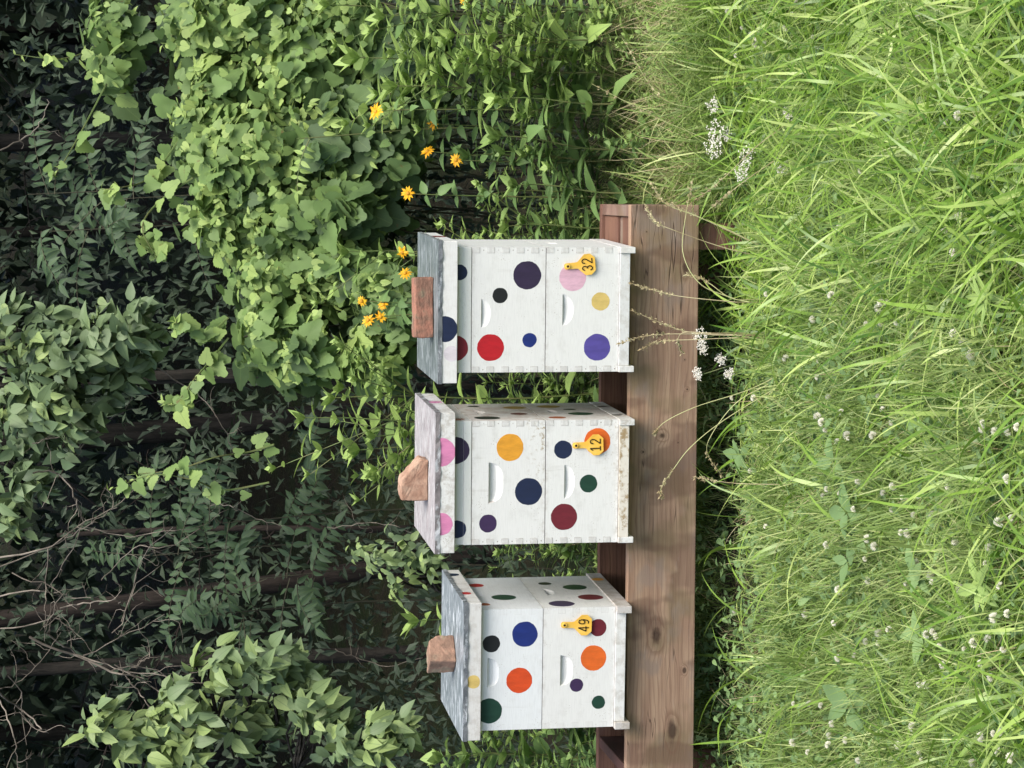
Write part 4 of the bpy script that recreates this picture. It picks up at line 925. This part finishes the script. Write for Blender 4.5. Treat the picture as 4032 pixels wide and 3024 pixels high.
# straw and dead stems
g = MB(); p = scatter(2600, 4.6, 9.0); n = len(p); blades(g, p+np.array((0, 0, .02)), R.uniform(.06, .2, n), R.uniform(0, 6.28, n), R.uniform(.5, 1.1, n), R.uniform(.0012, .0022, n), 4, .5)
p = scatter(2400, 8.1, 9.4, .5, 1.8); n = len(p); blades(g, p+np.array((0, 0, .05)), R.uniform(.14, .45, n), R.uniform(0, 6.28, n), R.uniform(.3, 1.1, n), R.uniform(.0015, .003, n), 5, .5)
p = scatter(300, 8.5, 9.2, -1.8, .5); n = len(p); blades(g, p, R.uniform(.2, .6, n), R.uniform(0, 6.28, n), R.uniform(.2, .8, n), R.uniform(.0015, .003, n), 5, .5)
tag(g.build('dry_straw', STRAW), 'pale dry straw mixed in the grass and weeds', 'straw', kind='stuff')
# coarse grass rising on the right behind the stand
g = MB(); p = scatter(9000, 7.7, 9.6, .62, 1.9); n = len(p); blades(g, p, R.uniform(.10, .38, n), R.uniform(0, 6.28, n), R.uniform(.3, 1.05, n), R.uniform(.003, .007, n), 6, np.clip(R.normal(.4, .2, n), 0, 1))
p = scatter(9000, 8.45, 9.6, -1.9, .6); n = len(p); blades(g, p, R.uniform(.12, .45, n), R.uniform(0, 6.28, n), R.uniform(.2, .9, n), R.uniform(.003, .006, n), 6, np.clip(R.normal(.35, .2, n), 0, 1))
p = scatter(5200, 7.8, 9.5, .62, 1.95); n = len(p); blades(g, p, R.uniform(.2, .55, n), R.uniform(0, 6.28, n), R.uniform(.35, 1.1, n), R.uniform(.004, .009, n), 9, np.clip(R.normal(.55, .28, n), 0, 1), droop=.7)
tag(g.build('rough_grass', GRASS), 'rough grass behind and right of the stand', 'grass', kind='stuff')
# clover leaves
def clover():
    mb = MB(); p = scatter(9500, 4.5, 8.9); q = nz2(p[:, 0]+5, p[:, 1], 1.8); p = p[q > .42]; n = len(p)
    a0 = R.uniform(0, 6.28, n); p = p+np.array((0, 0, 1.))*R.uniform(.03, .10, n)[:, None]; nn = np.array((0, 0, 1.))+rv(n, .35); t = np.clip(R.normal(.5, .2, n), 0, 1); sz_ = R.uniform(.010, .018, n)
    T = T_lance(.42, .1, .08)
    for k in range(3):
        a = a0+k*2.094; leaves(mb, T, p, np.stack([np.cos(a), np.sin(a), np.zeros(n)], -1), nn, sz_, t)
    # small creeping leaves of mixed herbs
    p = scatter(7000, 4.5, 9.3); n = len(p); p = p+np.array((0, 0, 1.))*R.uniform(.03, .12, n)[:, None]
    leaves(mb, WIDE, p, rv(n)*np.array((1, 1, .3)), np.array((0, 0, 1.))+rv(n, .45), R.uniform(.018, .042, n), np.clip(R.normal(.55, .2, n), 0, 1))
    tag(mb.build('clover_patch', CLOV), 'low clover and creeping herb leaves in the turf', 'clover', kind='stuff')
clover()
# white clover flower heads
cl = MB(); n = 46; i = np.arange(n)+.5; ph = np.arccos(1-1.25*i/n); th = math.pi*(1+5**.5)*i; d = np.stack([np.cos(th)*np.sin(ph), np.sin(th)*np.sin(ph), np.cos(ph)], -1)
leaves(cl, SIMPLE, d*.0035, d, nrm(np.cross(d, (0, 0, 1.))+.01), .0085, .5); hd = cl.build('clover_flower', CREAM)
s = MB(); tube(s, [(0, 0, -.11), (.004, 0, -.05), (0, 0, 0)], .0011, .0009, 4); stc = s.build('stem', STEM, hd)
tag(hd, 'small round white clover flower head standing in the grass', 'clover flower', 'white clover flowers in the grass')
CF = [(1505, 800), (1557, 770), (1700, 60), (1716, 30), (1720, 5), (1605, 60), (1586, 25), (1640, 85), (1660, 95), (1595, 120), (1560, 170), (1740, 110), (1760, 80), (1885, 700), (1905, 700), (1960, 790), (2080, 470), (1860, 1100), (1830, 890), (1865, 1040), (1945, 1050), (2000, 1070), (2060, 720), (2080, 740)]
pts = [(a*1.8228, b*1.8228) for a, b in CF]
while len(pts) < 150:
    a, b = R.uniform(2900, 4020), R.uniform(60, 3010)
    if R.uniform() < .22+.6*(b > 1650)*(a > 3250): pts.append((a, b))
for k, (a, b) in enumerate(pts):
    lo, hi = 3.5, 9.
    for _ in range(30):
        Y = (lo+hi)/2; q = at(a, b, Y)
        if q[2] < float(gz(q[0], q[1]))+.10: hi = Y
        else: lo = Y
    q = at(a, b, (lo+hi)/2); o = hd; c = stc
    if k:
        o = hd.copy(); COL.objects.link(o); c = stc.copy(); COL.objects.link(c); c.parent = o
    o.location = q+np.array((0, 0, R.uniform(0, .02))); o.rotation_euler = (R.normal()*.3+.35, R.normal()*.3, R.uniform(0, 6)); sc_ = R.uniform(.6, 1.1); o.scale = (sc_, sc_, sc_)
# yarrow and wild carrot umbels
UM = [(1545, 285, .035, 7.6, 'largest pinkish-white umbel right of the stand end, high part'), (1540, 320, .030, 7.6, 'white umbel just left of the largest one'), (1612, 335, .026, 7.3, 'white umbel nearer the camera than the largest pair'), (1603, 372, .022, 7.3, 'narrow white umbel left of the one below the largest pair'),
 (1688, 358, .022, 7.0, 'small frilly white umbel, lowest of the row right of the stand'), (1540, 228, .020, 7.7, 'slim seedy white umbel right of the largest one'), (1755, 285, .020, 6.8, 'small white umbel among long grass at the right'), (1703, 245, .015, 6.9, 'tiny seedy umbel above the one among long grass'), (1570, 292, .012, 7.6, 'tiny umbel under the largest one'),
 (1512, 728, .024, 7.6, 'flat white yarrow head at the lower edge of the beam under the hive tagged 32'), (1518, 752, .016, 7.6, 'small yarrow head touching the flat one at the beam edge'), (1507, 808, .016, 7.6, 'yarrow head at the beam edge left of the hive tagged 32'), (1556, 778, .010, 7.55, 'tiny yarrow head in the shadow below the beam'), (1575, 808, .011, 7.5, 'tiny yarrow head under the gap between the hives tagged 12 and 32')]
for (x, y, r, Y, lab) in UM:
    c = dat(x, y, Y); g = float(gz(c[0], c[1])); r *= 1.15; root = empty('white_umbel', (c[0], c[1]-.02, g-.02), label=lab, cat='flower', group='white umbel flowers'); base = np.array(root.location); q = c-base
    s = MB(); nb = 14; tube(s, smoothpath([(0, 0, 0), q*.5+rv(1, .02)[0], q-np.array((0, 0, r*1.1))], 8), .002, .0015, 4); m = MB()
    for j in range(nb):
        a = j*2.4; rr = r*math.sqrt((j+.5)/nb); e = q+np.array((math.cos(a)*rr, math.sin(a)*rr*.8, math.sin(a)*rr*.6+R.normal()*.003)); tube(s, [q-np.array((0, 0, r*1.1)), e], .0008, .0006, 3)
        k_ = 9; dd = rv(k_, .0045)*np.array((1, 1, .5)); leaves(m, SIMPLE, e+dd, rv(k_), np.array((0, -.6, .8))+rv(k_, .4), .0066, .5)
    s.build('stem', STEM, root); m.build('flower', WHITE, root)
    m = MB(); k_ = 16; hz = R.uniform(.2, .8, k_); leaves(m, NARROW, q[None]*hz[:, None], rv(k_)*np.array((1, 1, .6)), np.array((0, 0, 1.))+rv(k_, .4), R.uniform(.02, .05, k_), R.uniform(.2, .6, k_)); m.build('foliage', CLOV, root)
# broad basal leaves of plantain and milkweed shoots in the turf
BL = [(2130, 640, 'star of narrow pale leaves at the near right-centre edge', NARROW, .07, 12, .9), (1830, 1110, 'two big soft oval leaves in the turf below the hive tagged 12', WIDE, .085, 4, .5), (1835, 1215, 'round pale leaf pair in the turf left of the oval ones', WIDE, .065, 4, .5), (1835, 1520, 'rosette of large veined leaves in the turf below the hive tagged 49', WIDE, .10, 5, .5),
 (1985, 1240, 'small rosette of pale leaves between clover flowers', WIDE, .07, 6, .8), (2120, 1260, 'bright leafy star at the near edge under the clover', LANCE, .07, 9, .95), (1990, 1380, 'fresh pale sprout with rounded leaves in the turf', WIDE, .07, 7, .85), (1600, 985, 'four-leaved herb in the shadow under the beam', WIDE, .075, 6, .4),
 (1800, 1000, 'tall blunt blade of pale green leaf under the hive tagged 12', WIDE, .08, 3, .7), (2090, 75, 'yellow-green leafy sprout at the near right corner', LANCE, .08, 9, 1.), (1880, 60, 'bright lance-leaved sprout in the long grass', LANCE, .075, 9, .9), (1970, 250, 'pale sprout half hidden by long blades', LANCE, .07, 8, .8)]
for (x, y, lab, T, sz_, n, tint) in BL:
    lo, hi = 3.5, 9.
    for _ in range(30):
        Y = (lo+hi)/2; q = dat(x, y, Y)
        if q[2] < float(gz(q[0], q[1]))+.11: hi = Y
        else: lo = Y
    q = dat(x, y, (lo+hi)/2); g = float(gz(q[0], q[1])); root = empty('turf_herb', (q[0], q[1], g), label=lab, cat='plant', group='broad-leaved herbs in the turf')
    m = MB(); a = np.linspace(0, 6.28, n, endpoint=False)+R.normal(0, .2, n); d = np.stack([np.cos(a), np.sin(a), R.uniform(.1, .6, n)], -1)
    leaves(m, T, np.repeat(np.array([(0, 0, q[2]-g)]), n, 0)+rv(n, .006), d, np.stack([-np.cos(a)*.4, -np.sin(a)*.4-.35, np.ones(n)], -1), sz_*R.uniform(.75, 1.1, n), np.clip(tint+R.normal(0, .08, n), 0, 1)); m.build('foliage', CLOV if T is WIDE else FORB, root)
    s = MB(); tube(s, [(0, 0, -.03), (0, 0, (q[2]-g)/2), (0, 0, q[2]-g)], .0025, .002, 5); s.build('stem', STEM, root)
# seed-headed grass stalks in front of the beam
SG = [([(2900, 1190), (2700, 1170), (2600, 1150), (2475, 1112)], 7.55, .55, 'upright dry seed stalk crossing the bottom board of the hive tagged 32, right one'),
 ([(2920, 1322), (2760, 1315), (2650, 1290), (2480, 1220)], 7.55, .5, 'leaning dry seed stalk under the middle of the hive tagged 32'),
 ([(2900, 1318), (2740, 1315), (2560, 1320), (2425, 1357)], 7.5, .5, 'dry seed stalk reaching onto the white bottom board of the hive tagged 32'),
 ([(2900, 1330), (2740, 1337), (2600, 1345), (2515, 1380)], 7.5, .5, 'lowest-reaching dry seed stalk of the bunch under the hive tagged 32'),
 ([(2800, 1312), (2690, 1310), (2670, 1350), (2690, 1392)], 7.5, .5, 'bent-over dry seed tip hanging left of the bunch'),
 ([(3020, 1015), (2850, 975), (2650, 905), (2580, 872), (2537, 802)], 7.5, .45, 'arching dry seed stalk before the right end of the beam'),
 ([(3050, 1000), (2900, 920), (2740, 850), (2620, 800), (2560, 715)], 7.5, .45, 'long slanting seed stalk rising past the right end of the beam'),
 ([(3080, 1010), (2850, 900), (2700, 830), (2640, 800)], 7.55, .5, 'knotty dry seed stalk close before the beam end'),
 ([(2900, 1180), (2760, 1120), (2690, 1000), (2700, 850), (2730, 700)], 7.45, .15, 'long bare green stalk bowed across the beam end'),
 ([(3150, 1430), (2960, 1530), (2745, 1600), (2620, 1660), (2572, 1712)], 7.3, .12, 'tall bowed stalk crossing the beam right of the hive tagged 12'),
 ([(3100, 1500), (2850, 1655), (2720, 1760), (2650, 1850), (2602, 1925), (2608, 1966)], 7.3, .45, 'longest bowed seed stalk with a drooping tip below the hive tagged 12'),
 ([(3050, 1500), (2900, 1585), (2800, 1715), (2787, 1790), (2850, 1882)], 7.3, .3, 'seed stalk curling under the beam'),
 ([(3500, 1910), (3022, 1907), (2865, 1900), (2727, 1877)], 7.1, .25, 'straight bleached seed stalk touching the lower edge of the beam'),
 ([(2950, 1190), (2870, 1170), (2800, 1120), (2745, 1090), (2700, 1082)], 7.5, .5, 'short forked seed stalk at the lower edge of the beam'),
 ([(3000, 700), (2800, 560), (2600, 470), (2330, 330)], 7.9, .35, 'long pale stalk leaning over the straw right of the stand'),
 ([(3050, 620), (2800, 450), (2600, 380), (2450, 150)], 8., .35, 'long seed stalk at the right among the rough grass'),
 ([(3600, 150), (3300, 350), (3000, 560), (2850, 700), (2700, 820)], 7., .3, 'very long yellowish stalk slanting through the long grass'),
 ([(3500, 330), (3250, 500), (2950, 700), (2800, 820)], 7., .3, 'yellowish stalk running beside the very long slanting one')]
for (pts, Y, hf, lab) in SG:
    m_ = len(pts); P = smoothpath([at(a, b, Y+.12*(1-i/(m_-1))*-1) for i, (a, b) in enumerate(pts)], 26); b0 = P[0].copy(); P = P-b0
    root = empty('seed_grass_stalk', b0, label=lab, cat='grass stalk', group='seeding grass stalks'); s = MB()
    Pg = np.vstack([P[0]+np.array((0, .02, -.12)), P]); tube(s, Pg, .0017, .0008, 4); s.build('stem', STRAW if 'bleached' in lab or 'dry' in lab or 'yellowish' in lab else STEML, root)
    m = MB(); n = int(90*hf)+34; t = 1-R.uniform(0, hf, n)*.9; i = np.clip((t*25).astype(int), 1, 24); d = P[i+1 if False else i]-P[i-1]
    leaves(m, T_simple(.22), P[i]+rv(n, .0022), nrm(d)+rv(n, .3), rv(n), R.uniform(.008, .014, n), .5); m.build('seed_head', STRAW, root)
